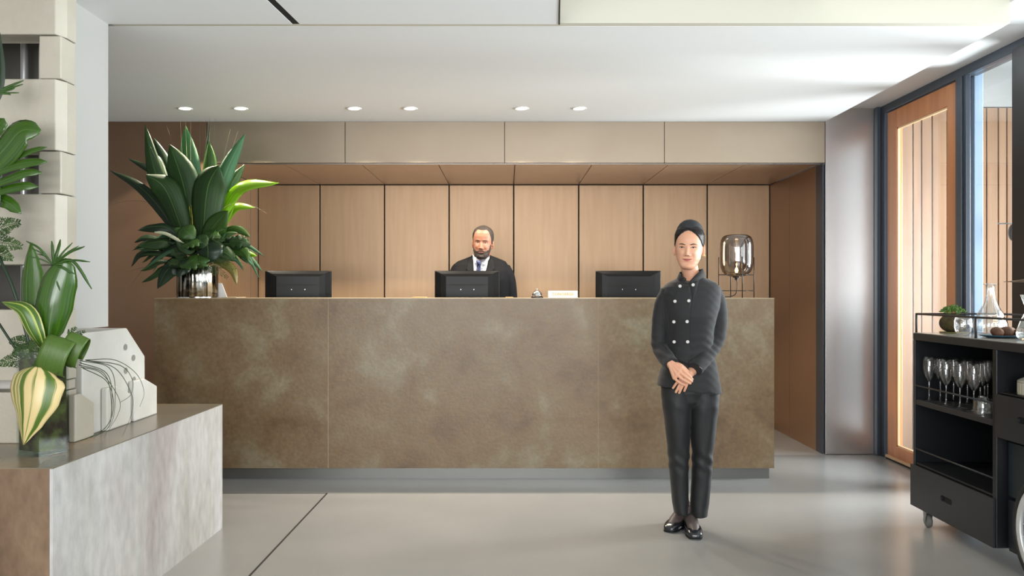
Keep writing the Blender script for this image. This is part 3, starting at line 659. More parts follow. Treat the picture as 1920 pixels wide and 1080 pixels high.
# wall light seen through the glass of the lobby
c = P(1900, 436, 4.9); c.x = 3.0+.1
q = P(1901, 436, 4.92)
t = thing('oval_fitting', q, 'dark oval fitting on a thin metal rod seen through the entrance glass', 'fitting')
mk('oval_disc', MB().lathe([(.001,-.012),(.03,-.010),(.036,0),(.03,.010),(.001,.012)], q, 32, M=Matrix.Rotation(R(90), 4, 'X') @ Matrix.Diagonal((1,1.5,1,1))), M['black_post'], t, smooth=True)
mk('metal_rod', MB().tube([q+Vector((-.10,0,.055)), q+Vector((.12,0,.055))], .004, 8), M['zinc'], t, smooth=True)
mk('drop_knob', MB().ball(q+Vector((.01,0,-.075)), .016, 8).tube([q+Vector((.008,0,-.05)), q+Vector((.01,0,-.07))], .003, 6), M['black_post'], t, smooth=True)
mk('bracket', MB().tube([q+Vector((.06,0,0)), q+Vector((.06,0,.06))], .004, 8).tube([q+Vector((.03,0,0)), q+Vector((.065,0,0))], .004, 8), M['zinc'], t, smooth=True)
# ================================================================ people
def interp(tab, x):
    if x <= tab[0][0]: return tab[0][1]
    for (a, va), (b, vb) in zip(tab[:-1], tab[1:]):
        if x <= b:
            t = (x-a)/(b-a); t = t*t*(3-2*t)*.35+t*.65; return va+(vb-va)*t
    return tab[-1][1]
def remesh(mb, vox, smooth=3, fac=.5):
    me = bpy.data.meshes.new('r'); me.from_pydata([tuple(v) for v in mb.v], [], mb.f)
    bm = bmesh.new(); bm.from_mesh(me); bmesh.ops.recalc_face_normals(bm, faces=bm.faces); bm.to_mesh(me); bm.free()
    o = bpy.data.objects.new('r', me); C.objects.link(o)
    m = o.modifiers.new('r', 'REMESH'); m.mode = 'VOXEL'; m.voxel_size = vox; m.adaptivity = 0
    if smooth:
        s_ = o.modifiers.new('s', 'SMOOTH'); s_.factor = fac; s_.iterations = smooth
    dg = bpy.context.evaluated_depsgraph_get(); dg.update()
    out = bpy.data.meshes.new_from_object(o.evaluated_get(dg)); bpy.data.objects.remove(o); bpy.data.meshes.remove(me)
    return out
def mkme(name, me, mat_, parent=None, smooth=True):
    co = np.empty(len(me.vertices)*3, 'f'); me.vertices.foreach_get('co', co); co = co.reshape(-1, 3)
    if parent is not None: o0 = np.array(off[parent.name])
    else: o0 = np.array([(co[:,0].min()+co[:,0].max())/2, (co[:,1].min()+co[:,1].max())/2, co[:,2].min()])
    me.vertices.foreach_set('co', (co-o0).astype('f').ravel()); me.materials.clear(); me.materials.append(mat_)
    if smooth: me.polygons.foreach_set('use_smooth', [True]*len(me.polygons))
    me.name = name; o = bpy.data.objects.new(name, me); C.objects.link(o)
    if parent is not None: o.parent = parent
    else: o.location = o0
    off[o.name] = Vector(o0); me.update(); return o
def bvh_of(me): return BVHTree.FromPolygons([v.co.copy() for v in me.vertices], [tuple(p.vertices) for p in me.polygons])

def smst(a, b, x): t = max(0, min(1, (x-a)/(b-a))); return t*t*(3-2*t)
class Head:
    def __init__(s, H, k, M_, male=False):
        s.H, s.k, s.M, s.male = H, k, M_, male
        s.W = [(0,.020),(.03,.034),(.08,.044),(.15,.0535),(.25,.0645),(.35,.0700),(.45,.0730),(.55,.0745),(.65,.0755),(.75,.0745),(.85,.066),(.92,.051),(.97,.031),(1,.004)]
        if male: s.W = [(0,.026),(.03,.040),(.08,.051),(.15,.060),(.25,.067),(.35,.0705),(.45,.073),(.55,.075),(.65,.0765),(.75,.0755),(.85,.068),(.92,.052),(.97,.031),(1,.004)]
        s.F = [(0,.058),(.03,.078),(.07,.084),(.13,.0825),(.18,.083),(.22,.085),(.3,.086),(.4,.086),(.5,.084),(.58,.0865),(.68,.087),(.78,.081),(.87,.065),(.94,.042),(.98,.02),(1,.002)]
        s.B = [(0,.0),(.05,-.02),(.15,-.045),(.25,-.068),(.35,-.083),(.5,-.096),(.65,-.100),(.78,-.094),(.88,-.074),(.95,-.046),(1,-.004)]
    def feat(s, x, t):
        z = t*s.H; H = s.H; g = lambda x0, t0, sx, sz: math.exp(-((x-x0)/sx)**2-((z-t0*H)/sz)**2)
        d = 0; n_ = 1.2 if s.male else 1.0
        # nose
        if .27 < t < .56:
            u = (t-.335)/(.53-.335)
            if u >= 0: a = .021*max(0, 1-u)**1.15+.0015; sx = .0075+.003*(1-u)
            else: a = .0225*max(0, 1-(-u/.22)**1.6); sx = .0105
            d += a*n_*math.exp(-(abs(x)/sx)**2.2)*(1 if u < 1 else 0)
        for q in (-1, 1):
            d += .0085*n_*g(q*.0125, .318, .0058, .0055)
            d -= .0075*g(q*.031, .492, .0155, .0095)
            d += .0022*g(q*.031, .487, .0085, .0050)*(1)
            d += (.0035 if s.male else .0015)*g(q*.028, .565, .018, .0065)
            d += .0062*g(q*.038, .365, .016, .015)
            d -= .0022*g(q*.0295, .265, .0040, .012)
            d += .002*g(q*.052, .10, .014, .014)
        d += .0052*g(0, .243, .0185, .0036)+.0058*g(0, .197, .0165, .0048)-.0034*g(0, .219, .022, .0018)
        d -= .003*g(0, .150, .018, .0055); d += .0055*g(0, .065, .016, .011)
        d -= .0012*g(0, .272, .003, .004)
        return d
    def pt(s, t, ph, o=0):
        c_, s_ = math.cos(ph), math.sin(ph); w, f, b = interp(s.W, t), interp(s.F, t), interp(s.B, t)
        yc = (f+b)/2-.008
        x = w*math.copysign(abs(s_)**.88, s_)
        y = yc+(f-yc)*math.copysign(abs(c_)**.80, c_) if c_ > 0 else yc+(yc-b)*math.copysign(abs(c_)**.9, c_)
        if c_ > 0: y += s.feat(x, t)*smst(0, .35, c_)
        v = Vector((x, -y, t*s.H))
        if o:
            n = Vector((x*1.15, -(y-yc), (t-.5)*s.H*.9)).normalized(); v = v+n*o
        return v*s.k if False else Vector((v.x*s.k, v.y*s.k, v.z))
    def rings(s, offn=None, nr=120, m=160, t0=0, t1=1):
        out = []
        for i in range(nr+1):
            t = t0+(t1-t0)*(i/nr)
            out.append([s.M @ s.pt(t, 2*math.pi*k/m, offn(t, ((2*math.pi*k/m+math.pi) % (2*math.pi))-math.pi) if offn else 0) for k in range(m)])
        return out
    def add_to(s, mb): mb.rings(s.rings()); return mb
    def ear(s, mb):
        for q in (-1, 1):
            c = Vector((q*.0745*s.k, .012, s.H*.44)); Mx = s.M @ Matrix.Translation(c) @ Matrix.Rotation(q*R(22), 4, 'Z') @ Matrix.Rotation(R(-8), 4, 'X')
            pts = []
            for j in range(13):
                a = R(-80+j*26); pts.append(Mx @ Vector((q*.004, -.014*math.cos(a)*1.0+.004, .029*math.sin(a))))
            mb.tube(pts, [.0042]*13, 8)
            mb.ball((0,0,0), (.0048,.013,.025), 8, M=Mx @ Matrix.Translation((0,.002,0)))
            mb.ball((0,0,0), (.0048,.006,.007), 8, M=Mx @ Matrix.Translation((q*.001,-.004,-.026)))
    def surf(s, bvh, x, z, h=.0005):
        """point on the skin in front of the face at head coordinates x, z (fraction of height)"""
        o_ = s.M @ Vector((x*s.k, -.3, z*s.H)); d = (s.M.to_3x3() @ Vector((0, 1, 0))).normalized()
        p, n, i, ds = bvh.ray_cast(o_, d)
        return (p if p is not None else o_+d*.2)-d*h
def patch(name, rows, mat_, parent, th=.0012, back=Vector((0,1,0)), **k):
    """closed thin shell from a grid of surface points"""
    n, m = len(rows), len(rows[0]); b = MB(); vs = [p for r in rows for p in r]+[p+back*th for r in rows for p in r]; N = n*m
    fs = []
    for i in range(n-1):
        for j in range(m-1):
            a = i*m+j; fs.append((a, a+1, a+m+1, a+m)); fs.append((a+N, a+m+N, a+m+1+N, a+1+N))
    for j in range(m-1): fs.append((j, j+N, j+1+N, j+1)); a = (n-1)*m+j; fs.append((a, a+1, a+1+N, a+N))
    for i in range(n-1): a = i*m; fs.append((a, a+m, a+m+N, a+N)); a += m-1; fs.append((a, a+N, a+m+N, a+m))
    b.add(vs, fs); return mk(name, b, mat_, parent, smooth=True, **k)
CAM = Vector((0, 0, 1.25))
def cray(bvh, px, py, h=.001, fallback=None):
    d = (P(px, py, 1)-CAM).normalized(); p, n, i, ds = bvh.ray_cast(CAM, d)
    if p is None: return P(px, py, fallback)
    return p-d*h
def pline(pts, n):
    """resample a 2D polyline into n points"""
    L = [0]
    for a, b in zip(pts[:-1], pts[1:]): L.append(L[-1]+math.hypot(b[0]-a[0], b[1]-a[1]))
    out = []
    for i in range(n):
        t = L[-1]*i/(n-1)
        for j in range(len(pts)-1):
            if t <= L[j+1]+1e-9:
                u = (t-L[j])/max(1e-9, L[j+1]-L[j]); out.append((pts[j][0]+(pts[j+1][0]-pts[j][0])*u, pts[j][1]+(pts[j+1][1]-pts[j][1])*u)); break
    return out
def cpatch(name, left, right, bvh, mat_, parent, h=.001, th=.002, n=14, m=8, fb=4, bulge=0, **k):
    L, Rr = pline(left, n), pline(right, n)
    rows = [[cray(bvh, L[i][0]+(Rr[i][0]-L[i][0])*j/(m-1), L[i][1]+(Rr[i][1]-L[i][1])*j/(m-1), h+bulge*math.sin(math.pi*j/(m-1)), fb) for j in range(m)] for i in range(n)]
    return patch(name, rows, mat_, parent, th=th, **k)

def face_parts(hd, bvh, who, skin_lip, brow_m, iris_m, smile=.3, eye_open=.0042, lid=.0016, brow_w=.0034, yshift=0):
    fd = (hd.M.to_3x3() @ Vector((0, 1, 0))).normalized(); H = hd.H; S = lambda x, zm, h: hd.surf(bvh, x, zm/H, h)
    sc_m = M.setdefault('sclera', mat('sclera', srgb(226,216,208), .25))
    lash = M.setdefault('lash', mat('lash', srgb(34,22,18), .6))
    lidm = M.setdefault('lidline', mat('lid_line', srgb(150,98,74), .6))
    for q in (-1, 1):
        cx, cz = q*.0305, .487*H; hw = .0135
        rows = []
        for j in range(7):
            v = -1+2*j/6
            rows.append([S(cx+hw*(-1+2*i/12), cz+(1-(-1+2*i/12)**2)*(eye_open*(v if v > 0 else v*.55))+.0012*(-1+2*i/12)*q, .0006) for i in range(13)])
        e = patch('eye', rows, sc_m, who, th=.002, back=fd)
        rr_ = .0050; rows = []
        for j in range(7):
            v = -1+2*j/6
            rows.append([S(cx-.0008+rr_*(-1+2*i/8)*.95, cz+min(eye_open*.92, max(-eye_open*.5, v*math.sqrt(max(.0, 1-(-1+2*i/8)**2))*rr_)), .0010) for i in range(9)])
        patch('iris', rows, iris_m, e, th=.001, back=fd)
        rows = []
        for j in range(3):
            rows.append([S(cx+hw*1.08*(-1+2*i/12), cz+(1-(-1+2*i/12)**2)*eye_open+.0012*(-1+2*i/12)*q+(j-1)*lid*.6*(1-.5*abs(-1+2*i/12)), .0013) for i in range(13)])
        patch('eyelashes', rows, lash, e, th=.001, back=fd)
        rows = []
        for j in range(3):
            rows.append([S(cx+hw*1.0*(-1+2*i/12), cz-(1-(-1+2*i/12)**2)*eye_open*.6+.0012*(-1+2*i/12)*q+(j-1)*.0005, .0010) for i in range(13)])
        patch('lower_lid', rows, lidm, e, th=.001, back=fd)
        rows = []
        for j in range(4):
            rr = []
            for i in range(13):
                u = i/12; x = q*(.013+.035*u); z = .545*H+yshift+.0065*math.sin(math.pi*(.12+.62*u))-.002
                wv = brow_w*(.18+.82*math.sin(math.pi*(.12+.84*u)))
                rr.append(S(x, z+(j/3-.5)*wv*2*.62, .0012))
            rows.append(rr)
        patch('eyebrow', rows, brow_m, who, th=.0014, back=fd)
    # mouth: upper lip, lower lip and the dark line between
    mw = .0262
    def zl(u): return .219*H+smile*.012*u*u
    up, lo, ln = [], [], []
    for j in range(4):
        up.append([S(mw*u, zl(u)+(j/3)*.0056*(1-abs(u)**1.8)*(1-.18*math.exp(-(u/.12)**2)), .0006) for u in [-1+2*i/20 for i in range(21)]])
        lo.append([S(mw*u*.96, zl(u)-(j/3)*.0070*(1-abs(u)**2.2), .0006) for u in [-1+2*i/20 for i in range(21)]])
    for j in range(3): ln.append([S(mw*u*1.04, zl(u)+(j-1)*.0006, .0011) for u in [-1+2*i/20 for i in range(21)]])
    lp = patch('lips', up, skin_lip, who, th=.002, back=fd); patch('lower_lip', lo, skin_lip, lp, th=.002, back=fd)
    patch('mouth_line', ln, mat('mouth_line', srgb(92,40,34), .6), lp, th=.001, back=fd)
    for q in (-1, 1):
        rows = [[S(q*.0062+.0032*math.cos(a)*r, .305*H+.0016*math.sin(a)*r, .0006) for a in [2*math.pi*i/10 for i in range(11)]] for r in (.05, 1)]
        patch('nostril', rows, mat('nostril', srgb(96,52,42), .8), who, th=.001, back=fd)

def skin_mat(name, col, tone2, extra=None):
    """skin with soft variation; the stockinged ankles are a separate colour of the same surface"""
    m = mat(name, col, .46, col2=tone2, scale=9, sss=.0, bump=.04, bscale=300)
    b = m.node_tree.nodes['Principled BSDF']; b.inputs['Subsurface Weight'].default_value = .12; b.inputs['Subsurface Radius'].default_value = (.010, .004, .002); b.inputs['Subsurface Scale'].default_value = 1
    b.inputs['Specular IOR Level'].default_value = .4
    if extra is not None:
        nt = m.node_tree; L = nt.links; src = b.inputs['Base Color'].links[0].from_socket
        at = nt.nodes.new('ShaderNodeAttribute'); at.attribute_name = 'stocking'; mx = nt.nodes.new('ShaderNodeMix'); mx.data_type = 'RGBA'
        mx.inputs[7].default_value = extra; L.new(at.outputs['Fac'], mx.inputs[0]); L.new(src, mx.inputs[6]); L.new(mx.outputs[2], b.inputs['Base Color'])
    return m
def ell(cx, cy, z, a, b_, n=48, p=2.3):
    out = []
    for k in range(n):
        t = 2*math.pi*k/n; c_, s_ = math.cos(t), math.sin(t)
        out.append(Vector((cx+a*math.copysign(abs(c_)**(2/p), c_), cy+b_*math.copysign(abs(s_)**(2/p), s_), z)))
    return out
# ---------------------------------------------------------------- the woman
YW = 4.12; SW = 1500/YW
def W(px, py, dy=0): return P(px, py, YW+dy)
def wz(py): return 1.25-(py-545)/SW
def wx(px): return (px-950)/SW
Mh = Matrix.Translation((wx(1289.5), YW-.012, wz(505.5))) @ Matrix.Rotation(R(-18), 4, 'Z') @ Matrix.Rotation(R(2.0), 4, 'Y') @ Matrix.Rotation(R(2), 4, 'X')
hd = Head(.229, .935, Mh)
b = MB(); hd.add_to(b); hd.ear(b)
# neck, slim trunk, arms
nk = [(hd.M @ Vector((0, .028, .075))), (hd.M @ Vector((0, .032, .02))), Vector((wx(1298), YW+.022, wz(517))), Vector((wx(1297), YW+.02, wz(534))), Vector((wx(1296), YW+.01, wz(560)))]
b.tube(nk, [.046, .0435, .044, .054, .07], 28)
b.rings([ell(wx(1296), YW, wz(py), a/SW, d, p=2.2) for py, a, d in ((540,38,.055),(550,38,.07),(570,37,.08),(610,32,.075),(650,31,.07),(700,36,.075),(722,36,.07),(735,28,.055))])
for x0, x1, x2 in ((1272, 1277, 1281), (1318, 1316, 1312)):
    b.tube([W(x0, 725), W(x1-2.5 if x0 < 1290 else x1+2.5, 850, .03), W(x2, 950, .04)], [.045, .034, .031], 20)
# arms: image-left arm (her right), image-right arm (her left)
armL = [W(1258,556,.01), W(1246,590,.02), W(1237,640,.01), W(1248,670,-.07), W(1259.5,685,-.152)]
armR = [W(1336,556,.01), W(1345,590,.02), W(1342,640,.0), W(1318,672,-.07), W(1297,697,-.115)]
b.tube(catmull(armL, 5), [.033+(.0215-.033)*i/20 for i in range(21)], 18)
b.tube(catmull(armR, 5), [.033+(.0245-.033)*i/20 for i in range(21)], 18)
# hands: chains in photograph positions, at their own depth in front of the jacket
def chain(mb, pts, r0, r1, n=4):
    q = catmull([W(*p) for p in pts], n); mb.tube(q, [r0+(r1-r0)*i/(len(q)-1) for i in range(len(q))], 12); mb.ball(q[-1], r1, 8)
up = -.172     # upper hand depth
wr = (1257, 681, -.150)
mcp = [(1277.5, 690, up-.008), (1274.5, 696.5, up-.009), (1270, 703, up-.007), (1264.5, 708.5, up-.001)]
for p_, r_ in zip(mcp, (.0115, .0115, .0112, .0105)):
    b.tube([W(1251+(p_[0]-1270)*.15, 672+(p_[1]-698)*.15, -.112), W(1257.5+(p_[0]-1270)*.18, 682+(p_[1]-698)*.24, -.153), W(*p_)], [.012, .0125, r_], 14); b.ball(W(*p_), r_*1.0, 10)
b.tube([W(1250,671,-.105), W(1258,683,-.150)], [.0225, .0215], 16, flat=.8)
for q0, q1 in zip(mcp[:-1], mcp[1:]): b.tube([W(*q0), W(*q1)], [.0108, .0105], 12)
b.ball(W(1266, 693, up+.012), (.024, .013, .026), 12)
b.tube([W(1282,697,up-.004), W(1275,712,up-.002)], [.0075, .0075], 10)
chain(b, [mcp[0], (1287, 699, up-.014), (1293.5, 706, up-.010), (1298, 711, up-.002)], .0088, .0065)
chain(b, [mcp[1], (1284, 705, up-.016), (1291.5, 711, up-.012), (1297, 715, up-.004)], .0088, .0065)
chain(b, [mcp[2], (1280, 711, up-.014), (1288, 716, up-.010), (1294, 719, up-.003)], .0084, .0062)
chain(b, [mcp[3], (1271, 715, up-.008), (1278, 719.5, up-.006), (1284, 722, up+.000)], .0076, .0056)
chain(b, [(1268, 683, up+.012), (1275, 684.5, up+.000), (1283, 690, up-.002), (1290, 697, up+.002)], .0115, .0072)   # thumb
# lower hand
lo_ = up+.022
for root, mid, tip, r_ in (((1276,710), (1268,719), (1262,727.5), .0074), ((1280,712), (1273,724), (1267.3,735), .0080), ((1285,713), (1279,725), (1273.5,736.5), .0080), ((1290,712), (1286.5,724), (1283,733), .0076)):
    b.tube([W(1297,698,lo_+.012), W(*root, lo_)], [.0135, .0115], 12)
    chain(b, [(*root, lo_), (*mid, lo_-.004), (*tip, lo_+.006)], r_, r_*.78)
b.tube([W(1302,692,-.10), W(1292,702,lo_+.010)], [.024, .020], 16)
b.tube([W(1297,700,lo_+.01), W(1284,702,lo_+.012), W(1276,706,lo_+.01)], [.012, .010, .0075], 12)
# feet (stockinged) - toe direction per foot
def footframe(px, py, ang):
    s = (py-545)/1.25; Y = 1500/s; return Matrix.Translation(((px-950)/s, Y, 0)) @ Matrix.Rotation(ang, 4, 'Z')   # origin at the toe tip, -Y forward
FL = footframe(1252, 999, R(-38)); FR = footframe(1305, 1013, R(-4))
anks = []
for F_, top in ((FL, W(1281, 955, .045)), (FR, W(1312, 955, .035))):
    ank = F_ @ Vector((0, .185, .095)); anks.append(ank)
    b.tube([top, ank+Vector((0,0,.02)), F_ @ Vector((0, .190, .055))], [.036, .033, .034], 20)
    b.tube([F_ @ Vector((0,.195,.06)), F_ @ Vector((0,.13,.060)), F_ @ Vector((0,.075,.042)), F_ @ Vector((0,.035,.028))], [.034,.033,.030,.020], 18)
bm_ = remesh(b, .0021, 2)
skinW = skin_mat('skin_woman', srgb(210,160,132), srgb(204,150,122), srgb(84,74,72))
at = bm_.attributes.new('stocking', 'FLOAT', 'POINT')
co = np.empty(len(bm_.vertices)*3, 'f'); bm_.vertices.foreach_get('co', co); at.data.foreach_set('value', (co[2::3] < .3).astype('f'))
bvW = bvh_of(bm_)
w_body = mkme('person', bm_, skinW)
tag(w_body, 'standing woman in dark double-breasted jacket, black trousers and small cap, hands clasped', 'person')
face_parts(hd, bvW, w_body, mat('lip_woman', srgb(176,92,84), .35), mat('brow_woman', srgb(58,38,30), .7), mat('iris_dark', srgb(40,24,18), .15), smile=.42, eye_open=.0033, lid=.0034, brow_w=.0042)
# hair
HL = [(0,.835),(.2,.815),(.45,.765),(.7,.70),(.95,.62),(1.12,.55),(1.3,.50),(1.55,.47),(1.75,.30),(1.95,.16),(3.2,.08)]
def hair_off(t, ph):
    ln = interp(HL, abs(ph)); u = t-ln
    return -.005 if u < 0 else -.005+.0100*smst(0, .06, u)+.004*smst(.1,.4,u)
hb = MB(); hb.rings(hd.rings(hair_off, 140, 180))
M['hair_black'] = mat('hair_black', srgb(16,13,13), .38, col2=srgb(28,22,20), scale=5, stretch=(40,6,2), bump=.25, bscale=5, bstretch=(60,6,3), spec=.2)
hair = mk('hair', hb, M['hair_black'], w_body, smooth=True)
mk('hair_bun', MB().ball(hd.M @ Vector((0, .125, .45*hd.H)), (.04,.035,.045), 16), M['hair_black'], hair, smooth=True)
# cap
Mc = hd.M @ Matrix.Translation((0, .026, .800*hd.H)) @ Matrix.Rotation(R(-20), 4, 'X')
prof = [(.0705,-.012),(.0745,-.012),(.0755,.006),(.0715,.024),(.061,.043),(.045,.058),(.026,.067),(.008,.070),(.001,.070)]
M['cap_grey'] = mat('cap_grey', srgb(38,40,44), .75, bump=.1, bscale=300)
cp = mk('cap', MB().lathe(prof, (0,0,0), 56, M=Mc @ Matrix.Diagonal((.935, 1.05, 1.04, 1))), M['cap_grey'], w_body, smooth=True, auto=50)
mk('cap_band', MB().lathe([(.0747,-.0125),(.0775,-.012),(.0780,.004),(.0757,.006)], (0,0,0), 56, M=Mc @ Matrix.Diagonal((.935, 1.05, 1.04, 1)), cap=False), mat('cap_band', srgb(40,42,46), .7), cp, smooth=True)
# earring
er = hd.M @ Vector((.0755, -.001, .318*hd.H))
mk('earring', MB().tube([er+Vector((.0062*math.cos(a), 0, .0062*math.sin(a))) for a in [2*math.pi*i/14 for i in range(14)]], .0012, 6), mat('gold', srgb(232,190,110), .2, 1), w_body, smooth=True)

# jacket
jb = MB()
J = [(519,1277,1319,.050,.018),(524,1266,1330,.060,.015),(530,1253,1343,.074,.012),(538,1244,1350,.090,.008),(550,1241,1351,.102,.004),(575,1243,1347,.114,-.006),(592,1246,1342,.120,-.010),(615,1250,1337,.112,-.004),
     (645,1252,1335,.104,.0),(670,1247,1339,.108,.0),(695,1240,1345,.118,.0),(715,1235,1349,.126,.0),(729,1232.5,1352,.130,.0)]
rg = []
for (py, a, c, d, dy) in J:
    r = ell((wx(a)+wx(c))/2, YW+dy, wz(py), (wx(c)-wx(a))/2, d, 64, 2.35)
    k_ = max(0, (py-670)/60)
    cut_ = lambda v: .055 if (py < 529.5 and v.y < YW and wx(1284.5+(py-519)*.1) < v.x < wx(1298-(py-519)*.35)) else 0
    rg.append([Vector((v.x, v.y+cut_(v), v.z-k_*.020*((v.x-wx(1292))/.16)-.004*k_*math.sin(v.x*60))) for v in r])
jb.rings(rg)
sl = catmull([W(1256,545,.008), W(1242.5,580,.016), W(1236.5,625,.014), W(1237,650,-.002), W(1248,670,-.07), W(1260,684,-.142)], 6)
def lerpl(tab, n): return [interp(tab, i/(n-1)) for i in range(n)]
jb.tube(sl, lerpl([(0,.046),(.12,.050),(.4,.042),(.6,.041),(.8,.040),(1,.0375)], len(sl)), 24)
sr = catmull([W(1336,545,.008), W(1345,580,.016), W(1345.5,620,.014), W(1337,648,-.006), W(1321,670,-.075), W(1304,691,-.135)], 6)
jb.tube(sr, lerpl([(0,.046),(.12,.052),(.4,.046),(.6,.045),(.8,.041),(1,.037)], len(sr)), 24)
jm = remesh(jb, .0034, 5)
# cloth folds: shallow waves near the elbows and waist
co = np.empty(len(jm.vertices)*3, 'f'); jm.vertices.foreach_get('co', co); co = co.reshape(-1,3)
no = np.empty(len(jm.vertices)*3, 'f'); jm.vertices.foreach_get('normal', no); no = no.reshape(-1,3)
zz = co[:,2]; amp = .0016*np.exp(-((zz-wz(655))/.07)**2)+.0006
wv = np.sin(zz*150+co[:,0]*60+3*np.sin(co[:,0]*30))*.6+np.sin(zz*95-co[:,0]*90+1.3)*.5
co += no*(amp*wv)[:,None]; jm.vertices.foreach_set('co', co.ravel())
bvJ = bvh_of(jm)
class Both:
    def ray_cast(s, o_, d):
        a, c = bvJ.ray_cast(o_, d), bvW.ray_cast(o_, d)
        if a[0] is None: return c
        if c[0] is None: return a
        return a if a[3] < c[3] else c
bvJ2 = Both()
M['jacket'] = mat('jacket_grey', srgb(26,26,28), .8, bump=.15, bscale=420, sheen=.12)
jk = mkme('jacket', jm, M['jacket'], w_body)
M['jacket_seam'] = mat('jacket_seam', srgb(30,30,32), .9)
# standing collar: two wings round the neck, open at the front
def collar(pts_top, pts_bot, name='collar'):
    rows = [[W(*p) for p in pts_bot], [ (W(*a)+W(*c))/2 for a, c in zip(pts_bot, pts_top)], [W(*p) for p in pts_top]]
    rows = [catmull(r, 5) for r in rows]
    return patch(name, rows, M['jacket'], jk, th=.0045, back=Vector((0, 1, 0)))
collar([(1277.5,514,-.035),(1274.5,512,-.015),(1275,510,.02),(1284,508,.065),(1298,506,.085)], [(1279,527,-.055),(1272,525,-.03),(1270,521,.015),(1280,519,.070),(1298,518,.088)])
collar([(1294,526.5,-.066),(1305,515,-.052),(1315,507,-.025),(1318.5,504,.015),(1313,505,.065),(1298,506,.085)], [(1294,531,-.068),(1307,527,-.060),(1319,520,-.035),(1324,517,.010),(1316,518,.070),(1298,518,.088)])
# dark neck opening edge, front flap, seams
cpatch('front_flap', [(1292,530),(1296,545),(1297.5,565),(1294,600),(1293.5,640),(1296,680)], [(1312,522),(1306,545),(1298.5,565),(1295,600),(1294.5,640),(1297,680)], bvJ, M['jacket_seam'], jk, h=.0012, th=.002, n=22, m=3, fb=YW-.1)
cpatch('front_flap', [(1270,533),(1263,560),(1259,590),(1259,640),(1263,662),(1270,676)], [(1292,534),(1296.5,560),(1293.5,590),(1293,640),(1295,662),(1297,688)], bvJ, M['jacket'], jk, h=.0014, th=.003, n=26, m=12, fb=YW-.1)
bt = mat('button_white', srgb(186,184,180), .4)
for (px, py) in ((1275,536.5),(1299.5,534),(1265.5,565),(1291.5,564),(1263.5,603.5),(1288.3,603),(1264,641),(1289.3,641)):
    p = cray(bvJ, px, py, .0065, YW-.1); d = (CAM-p).normalized()
    rt = Matrix.Translation(p) @ d.to_track_quat('Z', 'Y').to_matrix().to_4x4()
    mk('button', MB().lathe([(.001,-.004),(.0074,-.004),(.0084,.001),(.0080,.0030),(.0062,.0038),(.0056,.0030),(.001,.0030)], (0,0,0), 24, M=rt), bt, jk, smooth=True, auto=50)
# sleeve cuffs
for ax, r_ in (((sl[-3], sl[-1]), .0385), ((sr[-3], sr[-1]), .0395)):
    d = (ax[1]-ax[0]).normalized()
    mk('cuff', MB().tube([ax[1]-d*.016, ax[1]+d*.004], [r_, r_-.001], 28), M['jacket'], jk, smooth=True, auto=50)
mk('cuff_stitch', MB().tube([W(1311,687.5,-.178), W(1316.5,691.5,-.164)], .0007, 6), mat('stitch', srgb(190,190,196), .6), jk)
# trousers
tb = MB()
LG = [(725,1240,1296,.088),(760,1242,1294,.088),(790,1247,1293.5,.083),(820,1250.5,1294,.075),(850,1254,1293.5,.068),(880,1257,1293,.064),(910,1260,1293,.061),(940,1264,1293,.060),(966,1267.5,1293.5,.060)]
RG = [(725,1290,1348,.088),(760,1291,1347,.088),(790,1293,1344,.083),(820,1296.5,1341,.075),(850,1299,1337.5,.068),(880,1299.5,1336.5,.064),(910,1299,1335,.061),(940,1298,1332,.060),(970,1297.5,1329,.060)]
for G, dq in ((LG, .045), (RG, .035)):
    tb.rings([ell((wx(a)+wx(c))/2, YW+dq*max(0, (py-760)/200), wz(py)+0, (wx(c)-wx(a))/2*(1-.0), d, 40, 2.2) for (py, a, c, d) in G])
tb.rings([ell(wx(1294), YW, wz(py), 50/SW, .09, 48) for py in (700, 745)]) if 0 else tb.rings([ell(wx(1294), YW, wz(py), a/SW, d, 48) for py, a, d in ((700,50,.088),(735,50,.088),(752,36,.075),(764,16,.05))])
tm = remesh(tb, .0034, 4)
co = np.empty(len(tm.vertices)*3, 'f'); tm.vertices.foreach_get('co', co); co = co.reshape(-1,3)
no = np.empty(len(tm.vertices)*3, 'f'); tm.vertices.foreach_get('normal', no); no = no.reshape(-1,3)
zz = co[:,2]
wv = np.sin(zz*55+co[:,0]*70+2.5*np.sin(zz*18))*(.0006+.0022*np.exp(-((zz-wz(860))/.05)**2)+.0014*np.exp(-((zz-wz(950))/.04)**2))+.0008*np.sin(zz*24-co[:,0]*90)
co += no*wv[:,None]; tm.vertices.foreach_set('co', co.ravel())
M['trousers'] = mat('trouser_black', srgb(17,18,20), .62, bump=.06, bscale=400, sheen=.06)
tr = mkme('trousers', tm, M['trousers'], w_body)
